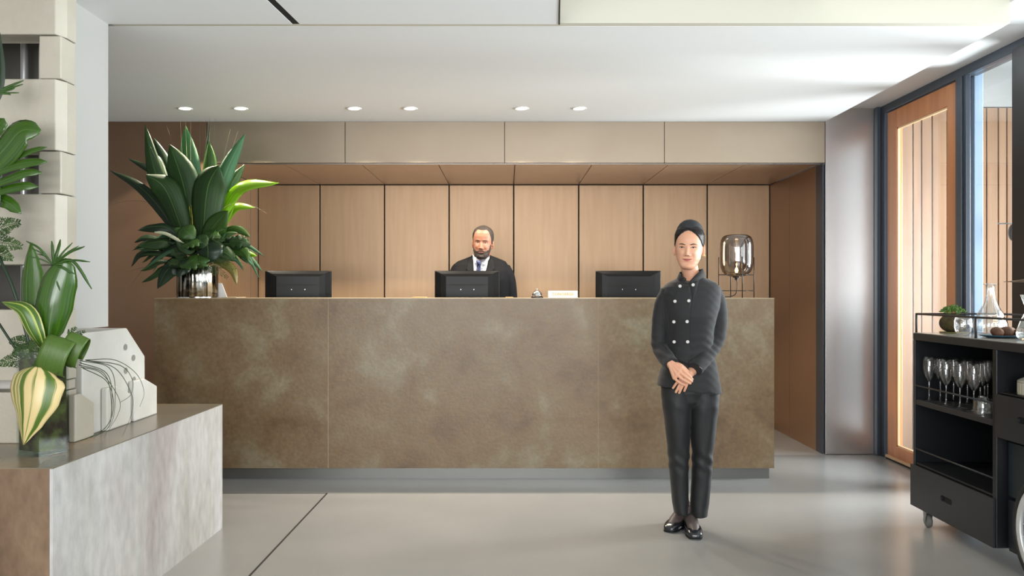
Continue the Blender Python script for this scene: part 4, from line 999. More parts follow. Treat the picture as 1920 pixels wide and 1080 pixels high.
# shoes
M['shoe'] = mat('shoe_black', srgb(26,28,32), .22, spec=.7, bump=.03, bscale=120)
def shoe(F_):
    """pump: closed toe, low-cut vamp with opening, heel"""
    secs = [(0.000,.016,.008,.024),(.008,.029,.0062,.034),(.035,.039,.005,.046),(.065,.0435,.005,.052),(.095,.0425,.006,.056),(.13,.038,.010,.054),(.165,.034,.016,.060),(.20,.032,.018,.070),(.225,.028,.020,.074),(.238,.014,.024,.070)]
    b = MB(); rg = []
    for (y, hw, z0, z1) in secs:
        r = []
        for k in range(28):
            a = 2*math.pi*k/28; c_, s_ = math.cos(a), math.sin(a)
            x = hw*math.copysign(abs(c_)**(.75 if s_ > 0 else .4), c_); z = (z0+z1)/2+(z1-z0)/2*math.copysign(abs(s_)**(.8 if s_ > 0 else .4), s_)
            if s_ > 0 and .075 < y < .232: z = z0+(z-z0)*1.0; 
            r.append(F_ @ Vector((x, y, z)))
        rg.append(r)
    # carve the opening: top vertices beyond the vamp drop inside
    for i, (y, hw, z0, z1) in enumerate(secs):
        if .08 < y < .235:
            inv = F_.inverted()
            for k in range(28):
                v = inv @ rg[i][k]
                if v.z > z0+(z1-z0)*.60 and abs(v.x) < hw*.82:
                    v.z = z0+.012; rg[i][k] = F_ @ v
    b.rings(rg)
    s_ = mk('shoe', b, M['shoe'], w_body, smooth=True, sub=1)
    mk('sole', MB().prism([(.010,.002),(.022,.005),(.031,.014),(.037,.030),(.0415,.055),(.042,.08),(.040,.105),(.033,.135),(-.033,.135),(-.040,.105),(-.042,.08),(-.0415,.055),(-.037,.030),(-.031,.014),(-.022,.005),(-.010,.002)], 'z', .0005, .0065, M=F_), mat('sole_black', srgb(14,14,15), .5), s_, bevel=.001)
    mk('heel', MB().rings([[F_ @ Vector((x*k, .205+(y-.205)*k, z)) for (x, y) in ((-.028,.175),(.028,.175),(.028,.222),(.012,.236),(-.012,.236),(-.028,.222))] for z, k in ((.0005,.86),(.024,1.0))]), mat('heel_black', srgb(16,16,17), .4), s_, bevel=.002)
shoe(FL); shoe(FR)

# ---------------------------------------------------------------- the man behind the desk
YM_ = 6.17; SM = 1500/YM_
def Q(px, py, dy=0): return P(px, py, YM_+dy)
def mz(py): return 1.25-(py-545)/SM
def mx_(px): return (px-950)/SM
Mh = Matrix.Translation((mx_(904.3), YM_-.06, mz(485.5))) @ Matrix.Rotation(R(-6), 4, 'Z') @ Matrix.Rotation(R(3), 4, 'Y') @ Matrix.Rotation(R(4), 4, 'X')
hm = Head(.248, .985, Mh, male=True)
b = MB(); hm.add_to(b); hm.ear(b)
b.tube([hm.M @ Vector((0,.03,.08)), hm.M @ Vector((0,.035,.0)), Q(902, 500, .0), Q(901, 520, .01)], [.062, .062, .066, .075], 28)
b.rings([ell(mx_(903), YM_+.01, mz(py), a/SM, d, p=2.3) for py, a, d in ((492,30,.07),(500,44,.09),(540,46,.11),(620,42,.11),(700,38,.10),(720,30,.08))])
for q in (-1, 1):
    b.tube([Q(903+q*17, 700), Q(903+q*19, 790, .0), Vector((mx_(903+q*20), YM_+.02, .06))], [.085, .06, .045], 20)
    b.tube([Vector((mx_(903+q*20), YM_+.02, .05)), Vector((mx_(903+q*22), YM_-.0, .04))], [.045, .035], 16)
# arms reach forward to the desk
aL = [Q(860,512,.02), Q(853,545,.02), Q(851,590,.02), Q(853,630,.0), Q(855,645,-.01)]
aR = [Q(944,510,.02), Q(954,545,.02), Q(957,590,.02), Q(956,630,.0), Q(954,645,-.01)]
for a_ in (aL, aR):
    b.tube(catmull(a_, 5), [.046+(.030-.046)*i/20 for i in range(21)], 18)
    hnd = a_[-1]; sg_ = 1 if a_ is aL else -1
    b.tube([hnd, hnd+Vector((sg_*.004, -.01, -.05)), hnd+Vector((sg_*.006, -.015, -.085))], [.028, .036, .036], 14, flat=1)
    for k in range(4):
        o_ = hnd+Vector((sg_*.006, -.015+(k-1.5)*.019, -.085))
        b.tube([o_, o_+Vector((sg_*.006, -.004, -.045)), o_+Vector((sg_*.018, -.008, -.085+abs(k-1.3)*.009))], [.0095, .009, .0072], 10)
    b.tube([hnd+Vector((sg_*.008, -.04, -.03)), hnd+Vector((sg_*.018, -.062, -.065)), hnd+Vector((sg_*.022, -.066, -.095))], [.013, .011, .008], 10)
bm_ = remesh(b, .0026, 2)
skinM = skin_mat('skin_man', srgb(156,108,86), srgb(148,100,80))
bvM = bvh_of(bm_)
m_body = mkme('person', bm_, skinM)
tag(m_body, 'bearded man in black suit, white shirt and navy tie standing behind the counter', 'person')
M['hair_brown'] = mat('hair_brown', srgb(28,21,17), .7, col2=srgb(46,37,31), scale=14, stretch=(10,3,3), bump=.35, bscale=30, bstretch=(4,2,2))
face_parts(hm, bvM, m_body, mat('lip_man', srgb(172,98,86), .45), M['hair_brown'], mat('iris_brown', srgb(52,34,24), .15), smile=.25, eye_open=.0033, lid=.0020, brow_w=.0044)
HM = [(0,.845),(.2,.845),(.4,.855),(.6,.85),(.78,.79),(.95,.68),(1.1,.60),(1.22,.48),(1.34,.42),(1.5,.42),(1.8,.30),(2.2,.20),(3.2,.16)]
def hair_m(t, ph):
    u = t-interp(HM, abs(ph)); return -.006 if u < 0 else -.006+.0092*smst(0, .05, u)+.003*smst(.1,.3,u)
mk('hair', MB().rings(hm.rings(hair_m, 130, 170)), M['hair_brown'], m_body, smooth=True)
M['beard'] = mat('beard', srgb(36,27,23), .8, col2=srgb(82,70,62), scale=34, bump=.5, bscale=60, ramp=(.4,.7))
def beard(t, ph):
    a = abs(ph); p = hm.pt(t, ph); x = abs(p.x)
    top = .282-.035*smst(.012,.030,x)+.05*smst(.034, .052, x)+.16*smst(.054,.067,x)   # upper edge rises towards the sideburns
    ins = top-t
    if a > 1.45 or t < .0: return -.006
    if t > .40 and a < .95: return -.006
    mouth = ((x)/.0225)**2+((t-.209)/.0185)**2
    if x < .032 and mouth < 1: return -.006
    if ins < 0: return -.006
    e = min(smst(0, .025, ins), smst(1.45, 1.30, a), 1)
    if x < .032: e = min(e, smst(1, 1.25, mouth))
    return -.006+.0084*e
mk('beard', MB().rings(hm.rings(beard, 150, 200, 0, .6)), M['beard'], m_body, smooth=True)
# suit
jb = MB()
J = [(479,886,921,.060,.01),(484,874,934,.075,.01),(490,858,948,.092,.01),(497,849,953,.108,.008),(508,847,955,.120,.0),(525,850,955,.130,-.005),(560,852,954,.130,.0),(620,856,950,.125,.0),(680,858,950,.125,.0)]
jb.rings([ell((mx_(a)+mx_(c))/2, YM_+dy, mz(py), (mx_(c)-mx_(a))/2, d, 64, 2.4) for (py, a, c, d, dy) in J])
s1 = catmull([Q(861,504,.0), Q(853.5,528,.01), Q(851,556,.02), Q(850,595,.02), Q(853,638,.0)], 6)
s2 = catmull([Q(942,502,.0), Q(951,525,.01), Q(955.5,556,.02), Q(957,595,.02), Q(956,638,.0)], 6)
jb.tube(s1, lerpl([(0,.060),(.15,.066),(.5,.058),(1,.044)], len(s1)), 24)
jb.tube(s2, lerpl([(0,.060),(.15,.066),(.5,.060),(1,.044)], len(s2)), 24)
jm = remesh(jb, .0045, 5)
bvS = bvh_of(jm)
M['suit'] = mat('suit_black', srgb(19,19,22), .8, bump=.08, bscale=400, spec=.2)
su = mkme('suit_jacket', jm, M['suit'], m_body)
sh = mat('shirt_white', srgb(196,198,206), .6, bump=.03, bscale=200)
fb_ = YM_-.12
shp = cpatch('shirt_front', [(886.5,482),(886.5,500),(888,520),(893,548),(898,575)], [(917.5,482),(913,500),(908,520),(902,548),(899,575)], bvS, sh, m_body, h=.004, th=.003, n=20, m=10, fb=fb_)
# collar wings
cw = mat('collar_white', srgb(204,206,212), .6)
patch('shirt_collar', [[Q(886.5,476.5,-.045), Q(891,483,-.085), Q(896.5,488,-.105)], [Q(885.5,483,-.065), Q(889,488.5,-.105), Q(893,494,-.132)], [Q(886.8,486,-.085), Q(888,491,-.115), Q(890.5,495.5,-.138)]], cw, shp, th=.004)
patch('shirt_collar', [[Q(918.5,475.5,-.045), Q(910,484,-.085), Q(900,488.5,-.105)], [Q(918.8,481,-.065), Q(911,490,-.105), Q(903.5,494,-.132)], [Q(917,486,-.085), Q(911,494.5,-.12), Q(906,499,-.138)]], cw, shp, th=.004)
# tie
tie_m = mat('tie_navy', srgb(30,42,84), .45, sheen=.3)
tie = cpatch('tie', [(894.8,496),(893.5,505),(891,518),(888,534),(889,560)], [(900.5,496),(901,505),(902,518),(903,534),(901,560)], bvS, tie_m, m_body, h=.012, th=.004, n=16, m=6, fb=fb_, bulge=.003)
patch('tie_knot', [[Q(892.6,488.5,-.135), Q(897.8,488,-.146), Q(902.5,488.7,-.135)], [Q(893.6,493,-.142), Q(898,493,-.153), Q(902,493,-.142)], [Q(894.8,497.5,-.144), Q(898,498,-.153), Q(901,497.5,-.144)]], tie_m, tie, th=.006)
# lapels
cpatch('lapel', [(884.5,478),(877,492),(874,505),(877,507),(880,522),(889,552)], [(887,480),(887.5,496),(888,505),(888.3,510),(890,524),(896,556)], bvS, mat('lapel_black', srgb(23,23,26), .75, spec=.2), su, h=.007, th=.006, n=20, m=6, fb=fb_)
cpatch('lapel', [(917,480),(914.5,494),(911.5,507),(908,522),(901,556)], [(920,478),(926,492),(928,504),(924,507),(917,527),(905,556)], bvS, mat('lapel_black', srgb(23,23,26), .75, spec=.2), su, h=.007, th=.006, n=20, m=6, fb=fb_)
# trousers and shoes (behind the counter)
tb = MB()
for q in (-1, 1):
    tb.tube([Q(903+q*17, 660), Q(903+q*18, 740, .0), Vector((mx_(903+q*20), YM_+.02, .07))], [.098, .085, .066], 24)
tb.rings([ell(mx_(903), YM_, mz(py), 44/SM, .12, 40) for py in (640, 690)])
mkme('trousers', remesh(tb, .008, 3), M['suit'], m_body)
for q in (-1, 1):
    x = mx_(903+q*21); b2 = MB(); b2.rings([ell(x, YM_+.02-y, .0005+z, a, .05, 20) for y, z, a in ((0,0,.045),(0,.03,.045),(0,.09,.04))])
    b2 = MB(); b2.rings([[Vector((x+hw*math.cos(t), YM_+.16-y, .0005+max(0, h_*.5+h_*.5*math.sin(t)))) for t in [2*math.pi*k/20 for k in range(20)]] for y, hw, h_ in ((0,.02,.05),(.02,.038,.085),(.08,.042,.09),(.14,.045,.07),(.22,.048,.05),(.27,.035,.04),(.285,.012,.02))])
    mk('shoe', b2, M['shoe'], m_body, smooth=True)
# ================================================================ plants
def leaf_mat(name, c1, c2, rough=.3, transl=.22, streak=46, coat=.3, rib=srgb(84,116,60)):
    m = bpy.data.materials.new(name); m.use_nodes = True; nt = m.node_tree; b = nt.nodes['Principled BSDF']; L = nt.links
    uv = nt.nodes.new('ShaderNodeUVMap'); mp = nt.nodes.new('ShaderNodeMapping'); mp.inputs['Scale'].default_value = (streak, 1.2, 1); L.new(uv.outputs[0], mp.inputs[0])
    n = nt.nodes.new('ShaderNodeTexNoise'); n.inputs['Scale'].default_value = 1; n.inputs['Detail'].default_value = 3; L.new(mp.outputs[0], n.inputs['Vector'])
    r = nt.nodes.new('ShaderNodeValToRGB'); r.color_ramp.elements[0].color = c1; r.color_ramp.elements[1].color = c2; r.color_ramp.elements[0].position = .35; r.color_ramp.elements[1].position = .7
    L.new(n.outputs['Fac'], r.inputs[0])
    sp = nt.nodes.new('ShaderNodeSeparateXYZ'); L.new(uv.outputs[0], sp.inputs[0])
    s1 = nt.nodes.new('ShaderNodeMath'); s1.operation = 'SUBTRACT'; s1.inputs[1].default_value = .5; L.new(sp.outputs[0], s1.inputs[0])
    s2 = nt.nodes.new('ShaderNodeMath'); s2.operation = 'ABSOLUTE'; L.new(s1.outputs[0], s2.inputs[0])
    s3 = nt.nodes.new('ShaderNodeMath'); s3.operation = 'LESS_THAN'; s3.inputs[1].default_value = .013; L.new(s2.outputs[0], s3.inputs[0])
    mx = nt.nodes.new('ShaderNodeMix'); mx.data_type = 'RGBA'; mx.inputs[7].default_value = rib; L.new(s3.outputs[0], mx.inputs[0]); L.new(r.outputs[0], mx.inputs[6])
    L.new(mx.outputs[2], b.inputs['Base Color']); b.inputs['Roughness'].default_value = rough; b.inputs['Coat Weight'].default_value = coat; b.inputs['Coat Roughness'].default_value = .15
    bp = nt.nodes.new('ShaderNodeBump'); bp.inputs['Strength'].default_value = .25; bp.inputs['Distance'].default_value = .003; L.new(n.outputs['Fac'], bp.inputs['Height']); L.new(bp.outputs[0], b.inputs['Normal'])
    if transl:
        t = nt.nodes.new('ShaderNodeBsdfTranslucent'); ms = nt.nodes.new('ShaderNodeMixShader'); ms.inputs[0].default_value = transl
        hs = nt.nodes.new('ShaderNodeHueSaturation'); hs.inputs['Value'].default_value = 2.2; hs.inputs['Saturation'].default_value = 1.1; L.new(mx.outputs[2], hs.inputs['Color']); L.new(hs.outputs[0], t.inputs[0])
        L.new(b.outputs[0], ms.inputs[1]); L.new(t.outputs[0], ms.inputs[2]); L.new(ms.outputs[0], nt.nodes['Material Output'].inputs[0])
    return m
M['leaf_dark'] = leaf_mat('leaf_dark', srgb(28,54,20), srgb(46,80,28), rough=.58, coat=0)
M['leaf_mid'] = leaf_mat('leaf_mid', srgb(42,74,24), srgb(64,100,34), rough=.42, coat=.1)
M['leaf_blue'] = leaf_mat('leaf_blue', srgb(48,86,58), srgb(74,114,78), rough=.58, coat=0, rib=srgb(100,136,96))
M['leaf_lit'] = leaf_mat('leaf_lit', srgb(110,150,24), srgb(150,186,40), transl=.45)  # yellow-green of leaves under the downlight is put into this colour
M['leaf_deep'] = leaf_mat('leaf_deep', srgb(18,38,22), srgb(30,56,30), rough=.42, coat=.1)
M['leaf_tan'] = leaf_mat('leaf_tan', srgb(120,110,50), srgb(150,136,72))
M['grass_pale'] = mat('grass_pale', srgb(196,176,130), .6); M['grass_dark'] = mat('grass_dark', srgb(42,54,26), .45); M['stem_white'] = mat('stem_white', srgb(196,200,170), .45)
M['fern'] = mat('fern_green', srgb(40,62,28), .6, col2=srgb(62,88,40), scale=20)
def leaf(name, pts, width, mat_, parent, n=16, m=9, cup=.18, face=None, prof=None, wav=0, tip=1.0, mid=.42, lab=None, lobes=None, curl=0, seed=0):
    """leaf blade along a 3D midrib: width in metres, cup = V/arch depth, face = direction the upper side looks to"""
    c = catmull(pts, max(2, n//(len(pts)-1))); N = len(c); face = Vector(face or (0, -1, .15)).normalized()
    vs, uvs = [], []
    for i, p in enumerate(c):
        t = i/(N-1); T = (c[min(i+1, N-1)]-c[max(i-1, 0)]).normalized()
        side = T.cross(face); side = side.normalized() if side.length > 1e-3 else Vector((1,0,0)); up = side.cross(T).normalized()
        if up.dot(face) < 0: up = -up
        if prof: wd = interp(prof, t)
        else:
            a = t/mid if t < mid else (1-t)/(1-mid); wd = math.sin(min(1, a)*math.pi/2)**(.85 if t < mid else .9*tip)
            wd = max(wd, .10*(1-t))
        for j in range(m):
            u = -1+2*j/(m-1); wl = wd
            if lobes and abs(u) > .35: wl = wd*lobes(t, u)
            x = u*width/2*wl
            z = -cup*width*wl*(u*u)+wav*width*math.sin(t*14+seed+(2 if u > 0 else 0))*abs(u)**2+curl*width*u*abs(u)
            vs.append(p+side*x+up*z); uvs.append(((u+1)/2, t))
    fs = [(i*m+j, i*m+j+1, (i+1)*m+j+1, (i+1)*m+j) for i in range(N-1) for j in range(m-1)]
    b = MB(); b.add(vs, fs); o = mk(name, b, mat_, parent, smooth=True, solid=.0009)
    uvl = o.data.uv_layers.new(name='UVMap')
    idx = np.empty(len(o.data.loops), 'i'); o.data.loops.foreach_get('vertex_index', idx); uvl.data.foreach_set('uv', np.array(uvs, 'f')[idx].ravel())
    if lab: o['label'] = lab
    return o
def fern(name, base, tip, parent, n=30, ln=.05, m='fern', sag=.02, rr=.0007, sub_=True, seed=1):
    rn = random.Random(seed); base, tip = Vector(base), Vector(tip); d = tip-base; b = MB()
    mid_ = (base+tip)/2+Vector((0,0,sag)); ax = bez(base, mid_, tip, n); b.tube(ax, .0012, 5)
    for i in range(2, n+1):
        t = i/n; p = ax[i]; l_ = ln*(1-t*.75)
        for q in (-1, 1):
            s_ = d.cross(Vector((0,-1,.2))).normalized()*q; dir_ = (s_+d.normalized()*.9+Vector((rn.uniform(-.4,.4), rn.uniform(-.5,.5), rn.uniform(-.4,.4)))*.6).normalized()
            e = p+dir_*l_; b.tube([p, e], rr, 4)
            if sub_:
                for k in (1, 2, 3):
                    pp = p+dir_*l_*k/3.6
                    for w_ in (-1, 1):
                        dd = (dir_+d.normalized()*w_*.8+Vector((0, rn.uniform(-.6,.6), rn.uniform(-.3,.3)))).normalized(); b.tube([pp, pp+dd*l_*.28], rr*1.3, 4)
    return mk(name, b, M[m], parent)
# ---------------- arrangement in the silver vase on the counter
YV = 5.48; vc = P(370.5, 556, YV); vc.z = 1.2017
v = thing('silver_vase', vc, 'round silver mercury-glass vase with vertical ribs on the counter', 'vase')
vm = mat('silver_vase', srgb(190,188,180), .10, 1, col2=srgb(52,44,28), scale=9, stretch=(7,7,.25), bump=.15, bscale=14, bstretch=(8,8,.5), ramp=(.42,.62))  # dark olive streaks in the colour stand for reflections in the silver
hv = .215
mk('vase_body', MB().lathe([(.130,.0),(.134,.004),(.134,hv-.004),(.132,hv),(.128,hv),(.128,.012),(.001,.012),(.001,0)], vc, 96, cap=False, ripple=lambda a, z: .010*math.sin(a*24)), vm, v, smooth=True)
mk('vase_foot', MB().lathe([(.001,-.0),(.137,-.0),(.137,.006),(.134,.008)], vc, 64, cap=False), M['chrome'], v, smooth=True, auto=40)
ar = thing('leafy_arrangement', vc+Vector((0,0,.15)), 'large arrangement of broad dark green leaves and grasses in the silver vase', 'plant')
def V(px, py, d=0): return P(px, py, YV+d)
mk('stem_bundle', MB().lathe([(.001,-.02),(.085,-.02),(.110,.06),(.09,.12),(.05,.20),(.03,.27),(.001,.28)], vc+Vector((0,0,.06)), 24, ripple=lambda a, z: .12*math.sin(a*9+z*30)), M['leaf_deep'], ar, smooth=True)
s_ = 273.7
big = [ # pts (px,py,depth), width px, material, cup, facing
 ([(352,470,.02),(322,400,.02),(290,320,-.01),(272,233,-.02)], 36, 'leaf_dark', .2, (.2,-1,.1), .45),
 ([(366,470,.03),(358,400,.04),(352,310,.05),(348,236,.05)], 44, 'leaf_blue', .18, (-.1,-1,.2), .60),
 ([(365,478,-.04),(358,420,-.06),(342,340,-.09),(318,270,-.12)], 54, 'leaf_dark', .22, (-.1,-1,.3), .68),
 ([(352,475,-.05),(335,415,-.10),(308,352,-.14),(273,327,-.15)], 50, 'leaf_dark', .22, (-.2,-1,.5), .62),
 ([(345,470,.0),(310,405,-.02),(262,350,-.04),(205,319,-.04)], 21, 'leaf_deep', .2, (-.1,-1,.4), .5),
 ([(335,400,.08),(300,335,.10),(270,312,.10),(240,297,.11)], 12, 'leaf_deep', .2, (0,-1,.3), .6),
 ([(378,480,-.06),(382,420,-.10),(390,350,-.13),(410,310,-.16)], 62, 'leaf_dark', .22, (.1,-1,.2), .66),
 ([(393,478,.0),(402,400,-.02),(425,320,-.03),(460,250,-.03)], 30, 'leaf_blue', .2, (.4,-1,.0), .58),
 ([(388,470,.06),(404,410,.08),(430,350,.10),(459,308,.12)], 32, 'leaf_mid', .22, (.3,-1,.0), .5),
 ([(390,455,-.02),(408,410,-.02),(450,350,-.02),(524,343,-.02)], 30, 'leaf_lit', .15, (0,-1,.6), .60),
 ([(398,455,.03),(412,425,.03),(440,388,.03),(479,389,.03)], 21, 'leaf_lit', .15, (0,-1,.6), .60),
 ([(375,450,.08),(380,370,.10),(386,300,.10),(393,229,.10)], 10, 'leaf_deep', .2, (0,-1,0), .5),
 ([(378,440,.06),(386,370,.07),(392,310,.07),(392,265,.08)], 27, 'leaf_mid', .2, (0,-1,0), .60),
 ([(352,420,.08),(330,350,.10),(306,300,.12),(288,258,.13)], 28, 'leaf_deep', .2, (0,-1,0), .5),
 ([(378,470,-.10),(390,440,-.14),(408,415,-.17),(428,395,-.19)], 44, 'leaf_mid', .2, (0,-1,.2), .5),
 ([(388,450,.1),(410,400,.12),(440,362,.12),(474,350,.12)], 26, 'leaf_deep', .2, (0,-1,.3), .5),
 ([(348,440,.05),(340,380,.05),(325,340,.06),(316,318,.06)], 13, 'leaf_lit', .2, (0,-1,.3), .5),
 ([(395,440,-.04),(410,420,-.05),(425,410,-.05),(440,385,-.05)], 10, 'leaf_lit', .2, (0,-1,.3), .5),
 ([(330,380,.07),(305,340,.08),(290,300,.09),(283,292,.09)], 26, 'leaf_deep', .2, (0,-1,.3), .5),
]
for i, (pp, wpx, mm, cu_, fc, md) in enumerate(big):
    leaf('broad_leaf', [V(*p) for p in pp], wpx/s_, M[mm], ar, cup=cu_, face=fc, mid=md, wav=.02, seed=i, lab='leaf coloured yellow-green as if lit from above' if mm == 'leaf_lit' and wpx > 20 else None)
low = [
 ([(365,475,-.06),(320,430,-.16),(285,425,-.20),(258,432,-.21)], 22, 'leaf_deep', .2, (0,-1,.7)),
 ([(360,480,-.05),(310,455,-.15),(275,455,-.18),(248,470,-.20)], 16, 'leaf_deep', .2, (0,-1,.6)),
 ([(355,485,-.06),(315,455,-.18),(285,455,-.22),(256,462,-.24)], 26, 'leaf_dark', .25, (0,-1,.6)),
 ([(350,485,-.04),(300,470,-.12),(262,475,-.14),(246,500,-.15)], 15, 'leaf_deep', .3, (0,-1,.6)),
 ([(350,490,-.06),(300,490,-.16),(280,500,-.18),(264,508,-.19)], 13, 'leaf_dark', .2, (0,-1,.6)),
 ([(350,492,-.06),(310,500,-.16),(290,515,-.18),(266,530,-.18)], 14, 'leaf_dark', .2, (0,-1,.5)),
 ([(355,492,-.08),(330,498,-.18),(312,508,-.20),(295,542,-.20)], 34, 'leaf_deep', .2, (-.1,-1,.2)),
 ([(360,490,-.10),(348,498,-.19),(340,505,-.21),(333,520,-.22)], 26, 'leaf_deep', .2, (0,-1,.4)),
 ([(385,480,-.06),(430,455,-.14),(455,455,-.16),(468,460,-.17)], 30, 'leaf_dark', .15, (0,-1,.6)),
 ([(385,475,-.02),(420,435,-.08),(445,428,-.10),(470,445,-.12)], 20, 'leaf_mid', .2, (0,-1,.7)),
 ([(385,480,-.05),(425,465,-.12),(455,470,-.15),(466,490,-.17)], 24, 'leaf_mid', .2, (0,-1,.6)),
 ([(395,480,-.02),(440,470,-.05),(465,475,-.06),(482,480,-.07)], 14, 'leaf_lit', .2, (0,-1,.5)),
 ([(395,485,-.06),(435,465,-.12),(462,478,-.14),(487,524,-.15)], 8, 'leaf_blue', .2, (0,-1,.5)),
 ([(395,485,-.06),(440,470,-.13),(460,485,-.15),(476,500,-.16)], 8, 'leaf_blue', .2, (0,-1,.5)),
 ([(395,480,-.04),(440,450,-.10),(468,462,-.11),(497,482,-.12)], 8, 'leaf_blue', .2, (0,-1,.5)),
 ([(395,490,-.04),(425,480,-.10),(445,490,-.11),(457,508,-.12)], 6, 'leaf_blue', .2, (0,-1,.5)),
 ([(395,490,-.08),(415,492,-.15),(435,505,-.16),(444,535,-.16)], 17, 'leaf_tan', .2, (0,-1,.4)),
 ([(365,470,-.10),(350,450,-.20),(345,438,-.23),(325,428,-.24)], 30, 'leaf_mid', .15, (0,-1,.4)),
 ([(370,462,-.12),(355,470,-.24),(340,462,-.26),(330,452,-.27)], 16, 'leaf_dark', .2, (0,-1,.4)),
 ([(360,500,-.10),(330,470,-.20),(300,480,-.22),(270,505,-.23)], 9, 'leaf_blue', .3, (0,-1,.6)),
 ([(360,495,-.10),(330,480,-.18),(290,475,-.20),(262,478,-.21)], 8, 'leaf_dark', .3, (0,-1,.6)),
 ([(380,480,-.06),(405,455,-.16),(420,440,-.18),(446,436,-.18)], 16, 'leaf_mid', .2, (0,-1,.6)),
 ([(375,470,-.06),(395,445,-.14),(405,430,-.16),(425,428,-.16)], 18, 'leaf_mid', .2, (0,-1,.6)),
 ([(340,470,.06),(300,450,.10),(270,445,.10),(252,455,.1)], 16, 'leaf_deep', .2, (0,-1,.6)),
 ([(400,470,.08),(430,460,.10),(455,462,.10),(480,478,.1)], 24, 'leaf_deep', .2, (0,-1,.6)),
 ([(370,480,-.08),(345,465,-.18),(320,468,-.2),(300,478,-.2)], 30, 'leaf_deep', .2, (0,-1,.5)),
 ([(378,480,-.08),(400,470,-.18),(425,475,-.2),(440,490,-.2)], 30, 'leaf_dark', .2, (0,-1,.5)),
 ([(370,480,-.08),(350,485,-.2),(325,490,-.22),(305,500,-.22)], 26, 'leaf_deep', .2, (0,-1,.5)),
]
for i, (pp, wpx, mm, cu_, fc) in enumerate(low):
    leaf('drooping_leaf', [V(*p) for p in pp], wpx/s_, M[mm], ar, cup=cu_, face=fc, mid=.55, wav=.04, seed=i)
rn_ = random.Random(11)
for i in range(34):
    a = rn_.uniform(-.15, math.pi+.15); rad = rn_.uniform(85, 122)*(1 if abs(math.cos(a)) > .4 else .7); x1 = 371+rad*math.cos(a); y1 = 472-rad*.42*math.sin(a)+rn_.uniform(-8, 40); dd = rn_.uniform(-.22, .12)
    mm = rn_.choice(['leaf_deep', 'leaf_dark', 'leaf_deep', 'leaf_mid', 'leaf_blue'])
    leaf('slender_leaf', [V(371+rn_.uniform(-12,12), 480, -.02), V(371+(x1-371)*.5, 478-rn_.uniform(14,40), dd*.7), V(371+(x1-371)*.82, (y1+470)/2-6, dd), V(x1, y1, dd*1.05)], rn_.uniform(5, 13)/s_, M[mm], ar, cup=.25, face=(0,-1,.6), mid=.5, wav=.05, seed=i, m=5, n=12)
lob = lambda t, u: .62+.38*abs(math.sin(t*15+ (0 if u > 0 else .8)))
heart = [(0,.55),(.08,.85),(.25,1),(.5,.92),(.75,.62),(.92,.25),(1,.03)]
for i, (pp, wpx, mm, fc, lb) in enumerate([
 ([(342,425,-.24),(348,432,-.27),(358,440,-.27),(366,448,-.26)], 34, 'leaf_mid', (0,-1,.5), None),
 ([(374,448,-.26),(362,453,-.29),(350,458,-.30),(338,462,-.29)], 26, 'leaf_mid', (0,-1,.9), 1),
 ([(374,440,-.24),(376,450,-.27),(384,458,-.28),(392,462,-.27)], 28, 'leaf_dark', (0,-1,.4), None),
 ([(388,455,-.26),(390,468,-.30),(390,480,-.30),(388,493,-.29)], 52, 'leaf_deep', (0,-1,.3), None),
 ([(372,478,-.27),(362,488,-.32),(352,494,-.32),(336,500,-.30)], 36, 'leaf_mid', (0,-1,.5), 1),
 ([(376,478,-.28),(374,490,-.32),(372,496,-.32),(370,502,-.31)], 34, 'leaf_mid', (0,-1,.4), 1),
 ([(430,452,-.20),(448,452,-.22),(458,455,-.22),(470,460,-.21)], 28, 'leaf_dark', (0,-1,.3), 1),
 ([(385,436,-.18),(396,438,-.22),(405,440,-.22),(414,446,-.21)], 26, 'leaf_mid', (0,-1,.7), 1)]):
    leaf('heart_leaf', [V(*p) for p in pp], wpx/s_, M[mm], ar, face=fc, prof=heart, cup=.12, wav=.03, seed=i, lobes=lob if lb else None, n=30 if lb else 16)
for i, (a, c_) in enumerate((((385,488,-.2),(440,505,-.28)),((380,490,-.2),(425,520,-.3)),((385,480,-.2),(430,490,-.3)),((378,490,-.2),(405,515,-.30)),((375,455,-.2),(420,450,-.28)),((350,490,-.18),(318,495,-.28)),((395,480,-.2),(420,465,-.28)),((350,480,-.2),(322,475,-.28)))):
    fern('fern_sprig', V(*a), V(*c_), ar, n=18, ln=.055, sag=.02, seed=i)
mk('curved_stem', MB().tube(catmull([V(350,462,-.2), V(330,448,-.25), V(310,438,-.26), V(290,436,-.26)], 6), [.006+.006*math.sin(math.pi*i/18) for i in range(19)], 10), M['stem_white'], ar, smooth=True)
for i, (x0, y0, x1, y1, x2, y2, mt) in enumerate([(352,420,342,330,338,218,'grass_pale'),(356,420,350,320,348,222,'grass_pale'),(376,420,376,320,374,225,'grass_dark'),(380,420,384,320,386,222,'grass_dark'),
     (360,420,356,330,358,216,'grass_pale'),(384,420,392,320,393,218,'grass_dark'),(395,440,418,330,446,246,'grass_pale'),(392,440,410,330,432,242,'grass_pale'),(330,400,300,300,262,240,'grass_dark'),
     (388,430,396,320,404,222,'grass_dark'),(410,400,440,360,500,400,'grass_pale'),(420,390,470,375,540,410,'grass_dark'),(330,400,270,365,215,382,'grass_dark'),(350,400,335,300,312,235,'grass_dark'),(300,480,265,500,240,545,'grass_dark'),(305,490,262,505,232,510,'grass_dark')]):
    d = .05*math.sin(i*2.3)
    mk('grass_stem', MB().tube(bez(V(x0,y0,d), V(x1,y1,d), V(x2,y2,d), 10), [.0013*(1-.7*k/10) for k in range(11)], 5), M[mt], ar, smooth=True)
